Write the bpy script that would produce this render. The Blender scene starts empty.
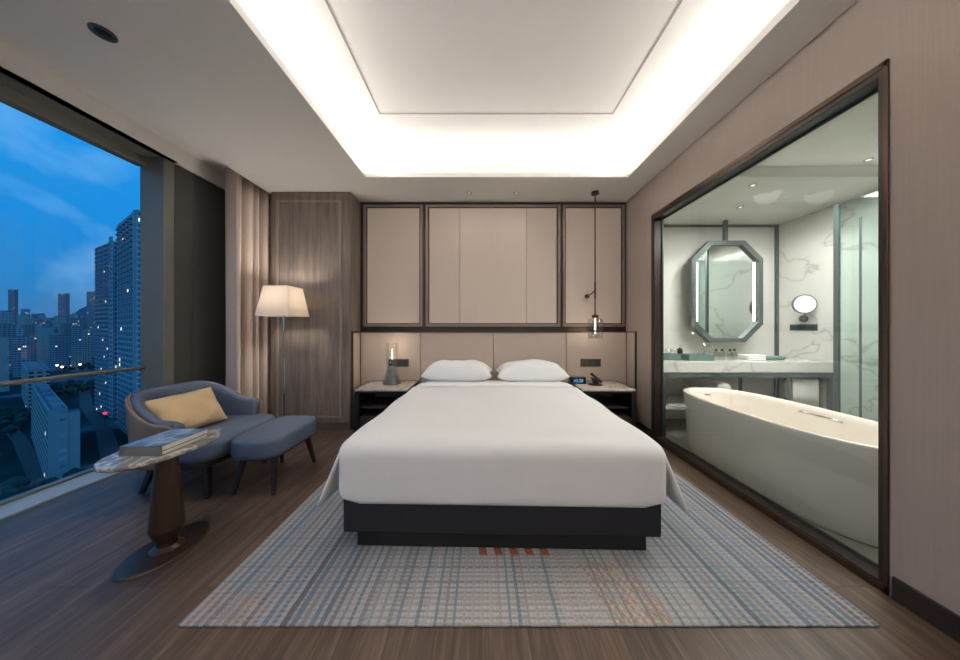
import bpy, bmesh, math, random
from mathutils import Vector, Matrix
random.seed(7)
PI = math.pi
S = bpy.context.scene
COL = S.collection

# ------------------------------------------------------------------ camera
cd = bpy.data.cameras.new('camera'); cam = bpy.data.objects.new('camera', cd); COL.objects.link(cam)
cam.location = (0, 0, 1.25); cam.rotation_euler = (PI/2, 0, 0)
cd.sensor_width = 36; cd.lens = 280/960*36; cd.shift_x = -2/960; cd.shift_y = -2.5/960
cd.clip_start = 0.05; cd.clip_end = 20000
S.camera = cam
S.view_settings.view_transform = 'Standard'; S.view_settings.look = 'None'
S.view_settings.gamma = 1; S.view_settings.exposure = 0.0
try: S.view_settings.use_curve_mapping = False
except Exception: pass

def lin(c):
    r = []
    for v in c[:3]:
        v = v/255
        r.append(v/12.92 if v <= .04045 else ((v+.055)/1.055)**2.4)
    return (*r, 1)

# ------------------------------------------------------------------ world: dusk sky
W = bpy.data.worlds.new('dusk_sky'); S.world = W; W.use_nodes = True
nt = W.node_tree; nt.nodes.clear()
out = nt.nodes.new('ShaderNodeOutputWorld'); bg = nt.nodes.new('ShaderNodeBackground')
tc = nt.nodes.new('ShaderNodeTexCoord'); sx = nt.nodes.new('ShaderNodeSeparateXYZ')
nt.links.new(tc.outputs['Generated'], sx.inputs[0])
rp = nt.nodes.new('ShaderNodeValToRGB'); rp.color_ramp.elements[0].position = 0.0
el = rp.color_ramp.elements
el[0].color = lin((20, 40, 70)); el[1].position = 1.0; el[1].color = lin((16, 84, 150))
for p, c in ((0.49, (30, 50, 74)), (0.505, (52, 96, 142)), (0.54, (34, 104, 158)), (0.60, (22, 112, 178)), (0.72, (24, 124, 192)), (0.8, (30, 130, 196))):
    e = el.new(p); e.color = lin(c)
mr = nt.nodes.new('ShaderNodeMapRange'); mr.inputs[1].default_value = -1; mr.inputs[2].default_value = 1
nt.links.new(sx.outputs[2], mr.inputs[0]); nt.links.new(mr.outputs[0], rp.inputs[0])
mp = nt.nodes.new('ShaderNodeMapping'); mp.inputs['Scale'].default_value = (2.6, 2.6, 4.6); mp.inputs['Location'].default_value = (0.9, .5, .1)
nt.links.new(tc.outputs['Generated'], mp.inputs[0])
nz = nt.nodes.new('ShaderNodeTexNoise'); nz.inputs['Scale'].default_value = 1.3; nz.inputs['Detail'].default_value = 6; nz.inputs['Distortion'].default_value = .35
nt.links.new(mp.outputs[0], nz.inputs[0])
cr = nt.nodes.new('ShaderNodeValToRGB'); cr.color_ramp.elements[0].position = .50; cr.color_ramp.elements[0].color = (0, 0, 0, 1)
cr.color_ramp.elements[1].position = .80; cr.color_ramp.elements[1].color = (.55, .55, .55, 1)
nt.links.new(nz.outputs[0], cr.inputs[0])
mx = nt.nodes.new('ShaderNodeMix'); mx.data_type = 'RGBA'; mx.inputs[7].default_value = lin((150, 190, 216))
nt.links.new(cr.outputs[0], mx.inputs[0]); nt.links.new(rp.outputs[0], mx.inputs[6])
nt.links.new(mx.outputs[2], bg.inputs[0]); bg.inputs[1].default_value = 1.75
nt.links.new(bg.outputs[0], out.inputs[0])

# ------------------------------------------------------------------ lights
def area(name, loc, rot, sx_, sy_, power, color=(1, .95, .88)):
    l = bpy.data.lights.new(name, 'AREA'); l.shape = 'RECTANGLE'; l.size = sx_; l.size_y = sy_
    l.energy = power; l.color = color
    o = bpy.data.objects.new(name, l); COL.objects.link(o); o.location = loc; o.rotation_euler = rot
    return o
def spot(name, loc, target, power, ang, blend=.8, color=(1, .93, .85), r=.04):
    l = bpy.data.lights.new(name, 'SPOT'); l.energy = power; l.spot_size = math.radians(ang); l.spot_blend = blend
    l.color = color; l.shadow_soft_size = r
    o = bpy.data.objects.new(name, l); COL.objects.link(o); o.location = loc
    d = Vector(target) - Vector(loc); o.rotation_euler = d.to_track_quat('-Z', 'Y').to_euler()
    return o
def point(name, loc, power, color=(1, .8, .6), r=.03):
    l = bpy.data.lights.new(name, 'POINT'); l.energy = power; l.color = color; l.shadow_soft_size = r
    o = bpy.data.objects.new(name, l); COL.objects.link(o); o.location = loc
    return o
# added fill: soft points behind the camera, without lamp bodies
for x in (-1.5, 1.2): point('rear_fill_point', (x, -1.9, 1.45), 34, (1, .96, .92), .18)
# room numbers
XL, XR, YB, YF, ZC = -3.12, 1.90, 3.72, -2.6, 2.905
TX0, TX1, TY0, TY1 = -1.281, 1.608, -0.9, 3.08     # lower opening of the ceiling tray
ZU = 3.15; RC = .24                                   # upper ceiling and cove recess depth
warm = (1, .968, .935)
CP = 30
TL = math.radians(74)      # the strips lean towards the middle of the tray
# LED strips lying in the cove channel, shining up on the tray ceiling
area('cove_strip_left', (TX0-RC*.5, (TY0+TY1)/2, 2.975), (0, PI+TL, 0), .08, TY1-TY0+.2, CP*1.25, warm)
area('cove_strip_right', (TX1+RC*.5, (TY0+TY1)/2, 2.975), (0, PI-TL, 0), .08, TY1-TY0+.2, CP*1.25, warm)
area('cove_strip_back', ((TX0+TX1)/2, TY1+RC*.5, 2.975), (PI+TL, 0, 0), TX1-TX0+.2, .08, CP, warm)
area('cove_strip_front', ((TX0+TX1)/2, TY0-RC*.5, 2.975), (PI-TL, 0, 0), TX1-TX0+.2, .08, CP, warm)
# bathroom ceiling lights
BL = (1, .965, .925)
area('bathroom_ceiling_light_main', (3.0, 2.3, 2.60), (0, 0, 0), .9, 1.2, 80, BL)
spot('bathroom_vanity_spot', (2.95, 3.3, 2.62), (2.95, 3.55, .9), 40, 110, .9, BL)
spot('bathroom_mirror_spot', (3.55, 3.0, 2.62), (3.8, 3.6, 1.2), 34, 110, .9, BL)
# downlights of the bedroom
spot('downlight_beam_left', (-.19, 3.44, 2.89), (-.19, 3.10, 1.0), 10, 150, 1, warm, .12)
spot('downlight_beam_right', (.44, 3.44, 2.89), (.44, 3.10, 1.0), 10, 150, 1, warm, .12)
spot('downlight_beam_window', (-2.10, 1.55, 2.89), (-2.35, 2.3, 0), 60, 150, 1, warm, .06)
for i, (x, y) in enumerate(((-2.2, -.9), (-.6, -1.4), (.8, -1.4))):  # added fill spots behind the camera, no fixtures modelled
    spot('rear_fill_spot', (x, y, 2.89), (x*.6, y+2.6, 0.2), 20, 125, 1, warm, .15)

# ------------------------------------------------------------------ material helpers
class G:
    def __init__(s, name):
        s.m = bpy.data.materials.new(name); s.m.use_nodes = True; s.t = s.m.node_tree; s.t.nodes.clear()
        s.out = s.t.nodes.new('ShaderNodeOutputMaterial')
    def set(s, sock, v):
        if isinstance(v, bpy.types.NodeSocket): s.t.links.new(v, sock)
        elif v is not None: sock.default_value = v
    def n(s, kind, ins=None, **at):
        n = s.t.nodes.new('ShaderNode'+kind)
        for k, v in at.items(): setattr(n, k, v)
        if ins:
            for k, v in ins.items(): s.set(n.inputs[k], v)
        return n
    def math(s, op, a, b=None, c=None):
        n = s.n('Math', operation=op); s.set(n.inputs[0], a); s.set(n.inputs[1], b)
        if c is not None: s.set(n.inputs[2], c)
        return n.outputs[0]
    def mix(s, f, a, b, blend='MIX'):
        n = s.n('Mix', data_type='RGBA', blend_type=blend); s.set(n.inputs[0], f); s.set(n.inputs[6], a); s.set(n.inputs[7], b)
        return n.outputs[2]
    def coord(s, scale=(1, 1, 1), loc=(0, 0, 0), rot=(0, 0, 0), which='Object'):
        t = s.n('TexCoord'); m = s.n('Mapping', {'Scale': scale, 'Location': loc, 'Rotation': rot})
        s.t.links.new(t.outputs[which], m.inputs[0]); return m.outputs[0]
    def xyz(s, which='Object'):
        t = s.n('TexCoord'); x = s.n('SeparateXYZ'); s.t.links.new(t.outputs[which], x.inputs[0])
        return x.outputs
    def noise(s, vec, scale, detail=3, dist=0, rough=.5):
        return s.n('TexNoise', {'Vector': vec, 'Scale': scale, 'Detail': detail, 'Distortion': dist, 'Roughness': rough}).outputs[0]
    def ramp(s, f, stops, interp='LINEAR'):
        r = s.n('ValToRGB'); r.color_ramp.interpolation = interp; e = r.color_ramp.elements
        e[0].position = stops[0][0]; e[0].color = stops[0][1]; e[1].position = stops[-1][0]; e[1].color = stops[-1][1]
        for p, c in stops[1:-1]:
            q = e.new(p); q.color = c
        s.set(r.inputs[0], f); return r.outputs[0]
    def bsdf(s, color, rough=.5, metal=0, spec=.5, bump=None, bstr=.2, bdist=.01, **kw):
        p = s.n('BsdfPrincipled'); s.set(p.inputs['Base Color'], color); s.set(p.inputs['Roughness'], rough)
        s.set(p.inputs['Metallic'], metal); s.set(p.inputs['Specular IOR Level'], spec)
        for k, v in kw.items(): s.set(p.inputs[k.replace('_', ' ')], v)
        if bump is not None:
            b = s.n('Bump', {'Height': bump, 'Strength': bstr, 'Distance': bdist}); s.t.links.new(b.outputs[0], p.inputs['Normal'])
        s.t.links.new(p.outputs[0], s.out.inputs[0]); return p
def V1(v): return (v, v, v, 1)

def plain(name, rgb, rough=.5, metal=0, spec=.5, var=.06, vs=6, **kw):
    g = G(name); c = lin(rgb)
    n = g.noise(g.coord(), vs, 3)
    col = g.mix(n, tuple(v*(1-var) for v in c[:3])+(1,), tuple(min(1, v*(1+var)) for v in c[:3])+(1,))
    g.bsdf(col, rough, metal, spec, **kw); return g.m
def fabric(name, rgb, rough=.85, weave=900, var=.12, bstr=.25, spec=.2, sheen=0):
    g = G(name); c = lin(rgb)
    v = g.coord(); w1 = g.noise(g.coord((1, 1, .02)), weave*.25, 2); w2 = g.noise(v, weave*.3, 2)
    f = g.math('MULTIPLY_ADD', w1, .6, g.math('MULTIPLY', w2, .4))
    col = g.mix(f, tuple(k*(1-var) for k in c[:3])+(1,), tuple(min(1, k*(1+var)) for k in c[:3])+(1,))
    g.bsdf(col, rough, 0, spec, f, bstr, .002, Sheen_Weight=sheen); return g.m
def marble(name, base, vein, scale=2.2, rough=.2, amount=.8, thin=.02):
    g = G(name); v = g.coord((1, 1, 1.3), (0, 0, 0), (.6, .3, .5))
    n = g.noise(v, scale, 4, .35, .5)
    d = g.math('ABSOLUTE', g.math('SUBTRACT', n, .5))
    m = g.ramp(d, ((0, V1(1)), (thin, V1(.25)), (thin*3, V1(0))))
    cl = g.ramp(g.noise(v, scale*.7, 4, .4), ((.35, V1(0)), (.7, V1(.5))))
    msk = g.n('RGBToBW'); g.set(msk.inputs[0], m)
    c1 = g.mix(cl, lin(base), tuple((a*.7+b*.3) for a, b in zip(lin(base), lin(vein))))
    col = g.mix(g.math('MULTIPLY', msk.outputs[0], amount), c1, lin(vein))
    g.bsdf(col, rough, 0, .5); return g.m
def metal(name, rgb, rough=.3):
    return plain(name, rgb, rough, 1, var=.05, vs=20)
def wood(name, dark, light, axis='z', scale=1.0, rough=.45, spec=.4):
    g = G(name)
    sc = {'z': (14*scale, 14*scale, .7*scale), 'y': (16*scale, .8*scale, 16*scale)}[axis]
    n1 = g.noise(g.coord(sc), 2.0, 5, .6, .6); n2 = g.noise(g.coord(tuple(k*5 for k in sc)), 2.0, 3)
    f = g.math('ADD', g.math('MULTIPLY', n1, .65), g.math('MULTIPLY', n2, .35))
    col = g.ramp(f, ((.32, lin(dark)), (.68, lin(light))))
    g.bsdf(col, rough, 0, spec, f, .15, .002); return g.m
def floor_mat():
    g = G('oak_floor_planks')
    br = g.n('TexBrick', {'Vector': g.coord((1, 1, 1), (0, 0, 0), (0, 0, PI/2)), 'Color1': V1(.32), 'Color2': V1(.68), 'Mortar': V1(0.0),
        'Scale': 1.0, 'Mortar Size': .0016, 'Mortar Smooth': .3, 'Bias': 0, 'Brick Width': 1.35, 'Row Height': .19})
    br.offset = .37; br.offset_frequency = 2
    bw = g.n('RGBToBW'); g.set(bw.inputs[0], br.outputs[0])
    x = g.xyz()
    # each plank shifts its own grain
    comb = g.n('CombineXYZ'); g.set(comb.inputs[0], g.math('MULTIPLY', x[0], 11)); g.set(comb.inputs[1], g.math('MULTIPLY', x[1], .9)); g.set(comb.inputs[2], g.math('MULTIPLY', bw.outputs[0], 37))
    n1 = g.noise(comb.outputs[0], 1.5, 6, 1.0, .62)
    c2 = g.n('CombineXYZ'); g.set(c2.inputs[0], g.math('MULTIPLY', x[0], 80)); g.set(c2.inputs[1], g.math('MULTIPLY', x[1], 3)); g.set(c2.inputs[2], bw.outputs[0])
    n2 = g.noise(c2.outputs[0], 1.5, 4)
    f = g.math('ADD', g.math('MULTIPLY', n1, .72), g.math('MULTIPLY', n2, .28))
    c = g.ramp(f, ((.30, lin((52, 40, 33))), (.5, lin((84, 68, 56))), (.70, lin((118, 98, 82)))))
    tone = g.math('MULTIPLY_ADD', bw.outputs[0], .34, .83)
    c = g.mix(1.0, c, g.n('CombineColor', {0: tone, 1: tone, 2: tone}).outputs[0], 'MULTIPLY')
    c = g.mix(g.math('MULTIPLY', br.outputs[1], .7), c, lin((30, 24, 20)))
    g.bsdf(c, g.math('MULTIPLY_ADD', n2, .15, .36), 0, .4, f, .2, .002); return g.m
def rug_mat():
    # object coords, rug centre at 0; x across the room, y towards the bed head
    g = G('woven_striped_rug'); x = g.xyz(); X, Y = x[0], x[1]
    def wn(sock, seed):
        n = g.n('TexWhiteNoise', noise_dimensions='2D'); c = g.n('CombineXYZ'); g.set(c.inputs[0], sock); c.inputs[1].default_value = seed
        g.set(n.inputs['Vector'], c.outputs[0]); return n.outputs[0]
    wob = g.math('MULTIPLY', g.math('SUBTRACT', g.noise(g.coord((6, 6, 1)), 2, 3), .5), .010)
    Xw = g.math('ADD', X, wob)
    P = .040
    u = g.math('DIVIDE', Xw, P); fu = g.math('FRACT', u); iu = g.math('FLOOR', u)
    r = wn(iu, 1.3); r2 = wn(iu, 7.7)
    edge = g.math('ABSOLUTE', g.math('SUBTRACT', X, .02))
    out_ = g.n('MapRange', {0: edge, 1: .35, 2: 1.05, 3: 0, 4: 1}).outputs[0]
    nregion = g.noise(g.coord((1.2, .6, 1)), 1.6, 2)
    # stripe width inside each period
    wdt = g.math('ADD', g.math('MULTIPLY', r2, .22), g.math('MULTIPLY_ADD', out_, .32, .18))
    st = g.n('MapRange', {0: g.math('SUBTRACT', wdt, fu), 1: -.04, 2: .04, 3: 0, 4: 1}).outputs[0]
    pal = g.ramp(r, ((0, lin((104, 116, 132))), (.22, lin((128, 124, 122))), (.4, lin((98, 90, 88))), (.56, lin((118, 142, 146))), (.66, lin((130, 140, 154))), (.8, lin((88, 98, 114))), (.92, lin((146, 132, 128)))), 'CONSTANT')
    palc = g.ramp(r, ((0, lin((116, 148, 150))), (.22, lin((182, 178, 176))), (.5, lin((160, 154, 150))), (.66, lin((196, 180, 172))), (.88, lin((126, 140, 150)))), 'CONSTANT')
    scol = g.mix(out_, palc, pal)
    # thin secondary line
    fu2 = g.math('FRACT', g.math('MULTIPLY_ADD', u, 2.0, .37))
    st2 = g.n('MapRange', {0: fu2, 1: .78, 2: .86, 3: 0, 4: .6}).outputs[0]
    base = g.mix(g.noise(g.coord((60, 220, 1)), 1, 3), lin((176, 174, 172)), lin((220, 218, 216)))
    basel = g.mix(out_, base, lin((164, 168, 176)))
    # ground cross bands
    v = g.math('DIVIDE', g.math('ADD', Y, g.math('MULTIPLY', wob, .6)), .028); fv = g.math('FRACT', v); iv = g.math('FLOOR', v); rv = wn(iv, 3.1)
    bandw = g.math('MULTIPLY_ADD', rv, .35, .25)
    bd = g.n('MapRange', {0: g.math('SUBTRACT', bandw, fv), 1: -.05, 2: .05, 3: 0, 4: 1}).outputs[0]
    bcol = g.ramp(rv, ((0, lin((140, 136, 134))), (.35, lin((158, 146, 138))), (.6, lin((120, 120, 124))), (.8, lin((172, 152, 142)))), 'CONSTANT')
    c = g.mix(g.math('MULTIPLY', st2, .55), basel, lin((128, 130, 134)))
    c = g.mix(g.math('MULTIPLY', bd, g.math('MULTIPLY_ADD', out_, -.20, .66)), c, bcol)
    c = g.mix(g.math('MULTIPLY', st, .80), c, scol)
    # the weft shows as short lighter and darker dashes over the stripes
    wf = g.math('FRACT', g.math('ADD', g.math('DIVIDE', Y, .021), g.math('MULTIPLY', r, .5)))
    wm = g.n('MapRange', {0: wf, 1: .45, 2: .62, 3: 0, 4: 1}).outputs[0]
    c = g.mix(g.math('MULTIPLY', wm, .30), c, g.mix(r2, lin((186, 184, 184)), lin((96, 98, 106))))
    # orange dashed fields
    def box_mask(x0, x1, y0, y1, s=.04):
        a = g.n('MapRange', {0: X, 1: x0, 2: x0+s, 3: 0, 4: 1}).outputs[0]; b = g.n('MapRange', {0: X, 1: x1-s, 2: x1, 3: 1, 4: 0}).outputs[0]
        cc = g.n('MapRange', {0: Y, 1: y0, 2: y0+s, 3: 0, 4: 1}).outputs[0]; d = g.n('MapRange', {0: Y, 1: y1-s, 2: y1, 3: 1, 4: 0}).outputs[0]
        return g.math('MULTIPLY', g.math('MULTIPLY', a, b), g.math('MULTIPLY', cc, d))
    dash = g.math('MAXIMUM', g.math('MULTIPLY', g.math('FRACT', g.math('ADD', g.math('DIVIDE', X, .034), g.math('DIVIDE', Y, .09))), g.math('GREATER_THAN', fv, .35)), 0)
    dm = g.n('MapRange', {0: dash, 1: .5, 2: .58, 3: 0, 4: 1}).outputs[0]
    sk = g.math('MULTIPLY_ADD', Y, .16, X)
    f1a = g.math('MULTIPLY', g.n('MapRange', {0: sk, 1: .20, 2: .23, 3: 0, 4: 1}).outputs[0], g.n('MapRange', {0: sk, 1: .45, 2: .50, 3: 1, 4: 0}).outputs[0])
    f1 = g.math('MULTIPLY', f1a, g.n('MapRange', {0: Y, 1: -.55, 2: -.59, 3: 0, 4: 1}).outputs[0]); f2 = box_mask(-1.5, -1.12, -1, -.70, .08); f3 = box_mask(-.25, .22, -.545, -.40, .02)
    fld = g.math('MAXIMUM', f1, g.math('MULTIPLY', f2, .7))
    nn = g.math('GREATER_THAN', g.noise(g.coord((9, 9, 1)), 2, 2), .47)
    c = g.mix(g.math('MULTIPLY', g.math('MULTIPLY', fld, dm), g.math('MULTIPLY_ADD', nn, .4, .45)), c, lin((186, 128, 92)))
    d3 = g.math('FRACT', g.math('ADD', g.math('DIVIDE', X, .085), g.math('DIVIDE', Y, .5)))
    c = g.mix(g.math('MULTIPLY', f3, g.math('GREATER_THAN', d3, .5)), c, lin((170, 104, 70)))
    # pile flecks
    fl = g.noise(g.coord((90, 300, 1)), 1.2, 3)
    c = g.mix(.35, c, g.ramp(fl, ((.3, V1(.25)), (.7, V1(1)))), 'MULTIPLY')
    g.bsdf(c, .95, 0, .1, fl, .5, .006); return g.m
def glass(name, tint=(1, 1, 1), refl=1.0, base=.04, rough=0.0):
    g = G(name); lw = g.n('LayerWeight', {'Blend': .5}); f = g.math('POWER', lw.outputs['Facing'], 5)
    f = g.math('MULTIPLY', g.math('MULTIPLY_ADD', f, 1-base, base), refl)
    tr = g.n('BsdfTransparent', {'Color': (*tint, 1)}); gl = g.n('BsdfGlossy', {'Roughness': rough})
    mx = g.n('MixShader'); g.set(mx.inputs[0], f); g.t.links.new(tr.outputs[0], mx.inputs[1]); g.t.links.new(gl.outputs[0], mx.inputs[2])
    g.t.links.new(mx.outputs[0], g.out.inputs[0]); return g.m
def emit(name, rgb, strength):
    g = G(name); e = g.n('Emission', {'Color': lin(rgb), 'Strength': strength}); g.t.links.new(e.outputs[0], g.out.inputs[0]); return g.m
def shade_mat():
    g = G('linen_lamp_shade'); d = g.n('BsdfDiffuse', {'Color': lin((244, 238, 230))}); t = g.n('BsdfTranslucent', {'Color': lin((253, 246, 238))})
    w = g.noise(g.coord((1, 1, 1)), 300, 2)
    mx = g.n('MixShader', {0: .55}); g.t.links.new(d.outputs[0], mx.inputs[1]); g.t.links.new(t.outputs[0], mx.inputs[2])
    b = g.n('Bump', {'Height': w, 'Strength': .1}); g.t.links.new(b.outputs[0], d.inputs['Normal'])
    g.t.links.new(mx.outputs[0], g.out.inputs[0]); return g.m
def facade(name, wall, win, fh=3.0, fw=3.2, wx=.6, wz=.55, lit=.05, roof=(70, 84, 96), balc=True, seed=1.0, ls=2.2):
    g = G(name); x = g.xyz(); u = g.math('DIVIDE', g.math('ADD', x[0], x[1]), fw); v = g.math('DIVIDE', x[2], fh)
    fu, fv = g.math('FRACT', u), g.math('FRACT', v); iu, iv = g.math('FLOOR', u), g.math('FLOOR', v)
    win_m = g.math('MULTIPLY', g.math('MULTIPLY', g.math('GREATER_THAN', fu, (1-wx)/2), g.math('LESS_THAN', fu, (1+wx)/2)),
                   g.math('MULTIPLY', g.math('GREATER_THAN', fv, (1-wz)/2), g.math('LESS_THAN', fv, (1+wz)/2)))
    geo = g.n('NewGeometry'); sn = g.n('SeparateXYZ'); g.t.links.new(geo.outputs['Normal'], sn.inputs[0])
    side = g.math('LESS_THAN', g.math('ABSOLUTE', sn.outputs[2]), .5)
    win_m = g.math('MULTIPLY', win_m, side)
    cb = g.n('CombineXYZ'); g.set(cb.inputs[0], iu); g.set(cb.inputs[1], iv); cb.inputs[2].default_value = seed
    wnn = g.n('TexWhiteNoise', noise_dimensions='3D'); g.set(wnn.inputs['Vector'], cb.outputs[0]); wv = wnn.outputs[0]
    c = g.mix(g.noise(g.coord((.05, .05, .15)), 1, 3), tuple(k*.85 for k in lin(wall)[:3])+(1,), lin(wall))
    if balc:
        slab = g.math('MULTIPLY', g.math('LESS_THAN', fv, .14), side); c = g.mix(slab, c, tuple(min(1, k*1.6) for k in lin(wall)[:3])+(1,))
    c = g.mix(win_m, c, g.mix(wv, lin(win), tuple(k*2.2 for k in lin(win)[:3])+(1,)))
    c = g.mix(side, lin(roof), c)
    p = g.bsdf(c, .6, 0, .3)
    on = g.math('MULTIPLY', win_m, g.math('LESS_THAN', wv, lit))
    ec = g.mix(g.math('MULTIPLY', g.math('FRACT', g.math('MULTIPLY', wv, 977)), 1.0), lin((255, 214, 140)), lin((215, 235, 225)))
    g.set(p.inputs['Emission Color'], ec); g.set(p.inputs['Emission Strength'], g.math('MULTIPLY', on, ls))
    return g.m

M = {}
M['white'] = plain('ceiling_plaster', (226, 222, 216), .9, var=.02, spec=.1)
M['traywhite'] = plain('tray_plaster', (236, 232, 226), .9, var=.01, spec=.1)
M['wallcloth'] = fabric('taupe_wallcloth', (160, 146, 137), weave=500, var=.12)
M['darkpanel'] = plain('dark_grey_panel', (70, 70, 67), .55, var=.04, vs=2)
M['frame'] = plain('window_frame_paint', (112, 113, 104), .45, .1, var=.04)
M['sill'] = plain('pale_sill', (168, 170, 164), .4)
M['bronze'] = plain('bronze_trim', (132, 116, 104), .40, .4, var=.05)
M['darkbronze'] = plain('dark_bronze', (84, 66, 54), .34, .7, var=.08)
M['browntrim'] = plain('dark_brown_lacquer', (52, 43, 38), .35, .3, var=.05)
M['basebd'] = plain('dark_baseboard', (52, 46, 42), .35, .2, var=.05)
M['floor'] = floor_mat()
M['rug'] = rug_mat()
M['oak'] = wood('grey_brown_veneer', (92, 81, 73), (138, 125, 114), 'z', .8)
M['panelcloth'] = fabric('beige_panel_fabric', (204, 188, 176), weave=400, var=.05)
M['leather'] = plain('beige_headboard_leather', (184, 168, 155), .55, var=.04, vs=10)
M['sheet'] = fabric('white_cotton', (238, 236, 234), weave=300, var=.02, bstr=.08)
M['pillowc'] = fabric('white_pillow_cotton', (244, 243, 242), weave=300, var=.02, bstr=.08)
M['bedbase'] = fabric('charcoal_bed_base_fabric', (44, 44, 50), weave=500, var=.2)
M['plinth'] = plain('black_plinth', (22, 22, 24), .6)
M['blue'] = fabric('slate_blue_leather', (80, 91, 113), .5, weave=250, var=.1, spec=.4, bstr=.15)
M['taupe'] = plain('taupe_shell_leather', (128, 108, 94), .5, var=.08, vs=8)
M['legwood'] = plain('dark_wood_leg', (36, 28, 24), .4, var=.15)
M['gold'] = fabric('golden_satin', (200, 172, 130), .45, weave=300, var=.08, spec=.5, sheen=.3)
M['curtain'] = fabric('beige_curtain_cloth', (206, 188, 176), weave=300, var=.05)
M['tmarble'] = marble('grey_marble', (112, 108, 104), (196, 192, 186), 9, .18, .8, .03)
M['nmarble'] = marble('white_marble', (205, 196, 186), (130, 120, 112), 7, .2, .6, .02)
M['bmarble'] = marble('bathroom_marble', (214, 213, 208), (150, 146, 140), 1.1, .12, .6, .010)
M['black'] = plain('black_lacquer', (24, 23, 24), .35, var=.08)
M['blackplastic'] = plain('black_plastic', (16, 16, 17), .3)
M['interior'] = plain('dark_wood_interior', (52, 42, 38), .5)
M['plate'] = plain('grey_switch_plate', (92, 88, 82), .4, .4)
M['switch'] = plain('grey_switch_key', (74, 70, 66), .35, .4)
M['glass'] = glass('clear_glass', (.985, .985, .985), 1, .07)
M['smoke'] = glass('smoked_glass', (.92, .93, .93), 1, .14)
M['bathglass'] = glass('bathroom_glass', (.93, .955, .945), .9, .05)
M['showerglass'] = glass('shower_glass', (.88, .95, .93), .8, .05)
M['winglass'] = glass('window_glass', (.93, .96, .97), .35, .04)
M['bulb'] = emit('bulb_filament', (255, 220, 172), 3.2)
M['glow'] = emit('mirror_light', (255, 250, 244), 3.0)
M['shade'] = shade_mat()
M['chrome'] = metal('chrome', (200, 200, 198), .12)
M['mirror'] = metal('mirror_silver', (225, 230, 228), .02)
M['acrylic'] = plain('white_acrylic', (228, 218, 206), .22, var=.01)
M['towel'] = fabric('white_towelling', (232, 230, 226), weave=150, var=.06, bstr=.6)
M['tealbox'] = plain('grey_green_tray', (92, 116, 112), .6)
M['steel'] = plain('grey_steel_frame', (84, 94, 93), .4, .3)
M['tile'] = plain('bathroom_floor_stone', (150, 144, 134), .3, var=.08)
M['bwall'] = plain('bathroom_wall_paint', (206, 206, 200), .7, var=.03)
M['paper'] = plain('book_pages', (214, 210, 202), .8)
M['bottle'] = glass('toiletry_bottle', (.80, .84, .80), 1, .08)
M['cap'] = plain('toiletry_cap', (40, 42, 42), .4)
M['ground'] = None

# ------------------------------------------------------------------ geometry helpers
def link(name, me, mat, parent=None, smooth=False):
    o = bpy.data.objects.new(name, me); COL.objects.link(o)
    if mat is not None: me.materials.append(mat)
    if parent is not None: o.parent = parent
    if smooth:
        for p in me.polygons: p.use_smooth = True
    return o
def obj(name, bm, mat, parent=None, smooth=False, bevel=0, seg=3, sub=0, auto=False, solid=0):
    bmesh.ops.recalc_face_normals(bm, faces=bm.faces)
    me = bpy.data.meshes.new(name); bm.to_mesh(me); bm.free()
    o = link(name, me, mat, parent, smooth or bevel > 0)
    if solid:
        m = o.modifiers.new('thick', 'SOLIDIFY'); m.thickness = solid; m.offset = 0
    if bevel:
        m = o.modifiers.new('bevel', 'BEVEL'); m.width = bevel; m.segments = seg; m.limit_method = 'ANGLE'; m.angle_limit = math.radians(35); m.harden_normals = True
    if sub:
        m = o.modifiers.new('sub', 'SUBSURF'); m.levels = sub; m.render_levels = sub
    return o
def bx(bm, lo, hi):
    x0, y0, z0 = lo; x1, y1, z1 = hi
    vs = [bm.verts.new(p) for p in ((x0,y0,z0),(x1,y0,z0),(x1,y1,z0),(x0,y1,z0),(x0,y0,z1),(x1,y0,z1),(x1,y1,z1),(x0,y1,z1))]
    for f in ((0,3,2,1),(4,5,6,7),(0,1,5,4),(1,2,6,5),(2,3,7,6),(3,0,4,7)): bm.faces.new([vs[i] for i in f])
def box(name, lo, hi, mat, parent=None, bevel=0, seg=2):
    bm = bmesh.new(); bx(bm, lo, hi); return obj(name, bm, mat, parent, bevel=bevel, seg=seg)
def loft(bm, rings, cap0=True, cap1=True, closed=True):
    R = [[bm.verts.new(p) for p in r] for r in rings]
    n = len(R[0])
    for a, b in zip(R, R[1:]):
        for i in range(n if closed else n-1):
            j = (i+1) % n; bm.faces.new((a[i], a[j], b[j], b[i]))
    if cap0: bm.faces.new(R[0][::-1])
    if cap1: bm.faces.new(R[-1])
    return R
def circ(c, r, z, n=32, ry=None, ph=0):
    ry = r if ry is None else ry
    return [(c[0]+r*math.cos(2*PI*i/n+ph), c[1]+ry*math.sin(2*PI*i/n+ph), z) for i in range(n)]
def lathe(name, prof, mat, parent=None, c=(0, 0), n=32, ratio=1, smooth=True):
    """prof: list of (radius, z) ; ratio scales the y radius"""
    bm = bmesh.new(); loft(bm, [circ(c, r, z, n, r*ratio) for r, z in prof])
    o = obj(name, bm, mat, parent, smooth=smooth)
    if smooth:
        m = o.modifiers.new('e', 'EDGE_SPLIT'); m.split_angle = math.radians(40)
    return o
def tube(bm, p0, p1, r0, r1=None, n=12):
    r1 = r0 if r1 is None else r1
    p0, p1 = Vector(p0), Vector(p1); d = (p1-p0).normalized()
    a = d.orthogonal().normalized(); b = d.cross(a)
    loft(bm, [[p0+(a*math.cos(2*PI*i/n)+b*math.sin(2*PI*i/n))*r0 for i in range(n)],
              [p1+(a*math.cos(2*PI*i/n)+b*math.sin(2*PI*i/n))*r1 for i in range(n)]])
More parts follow.
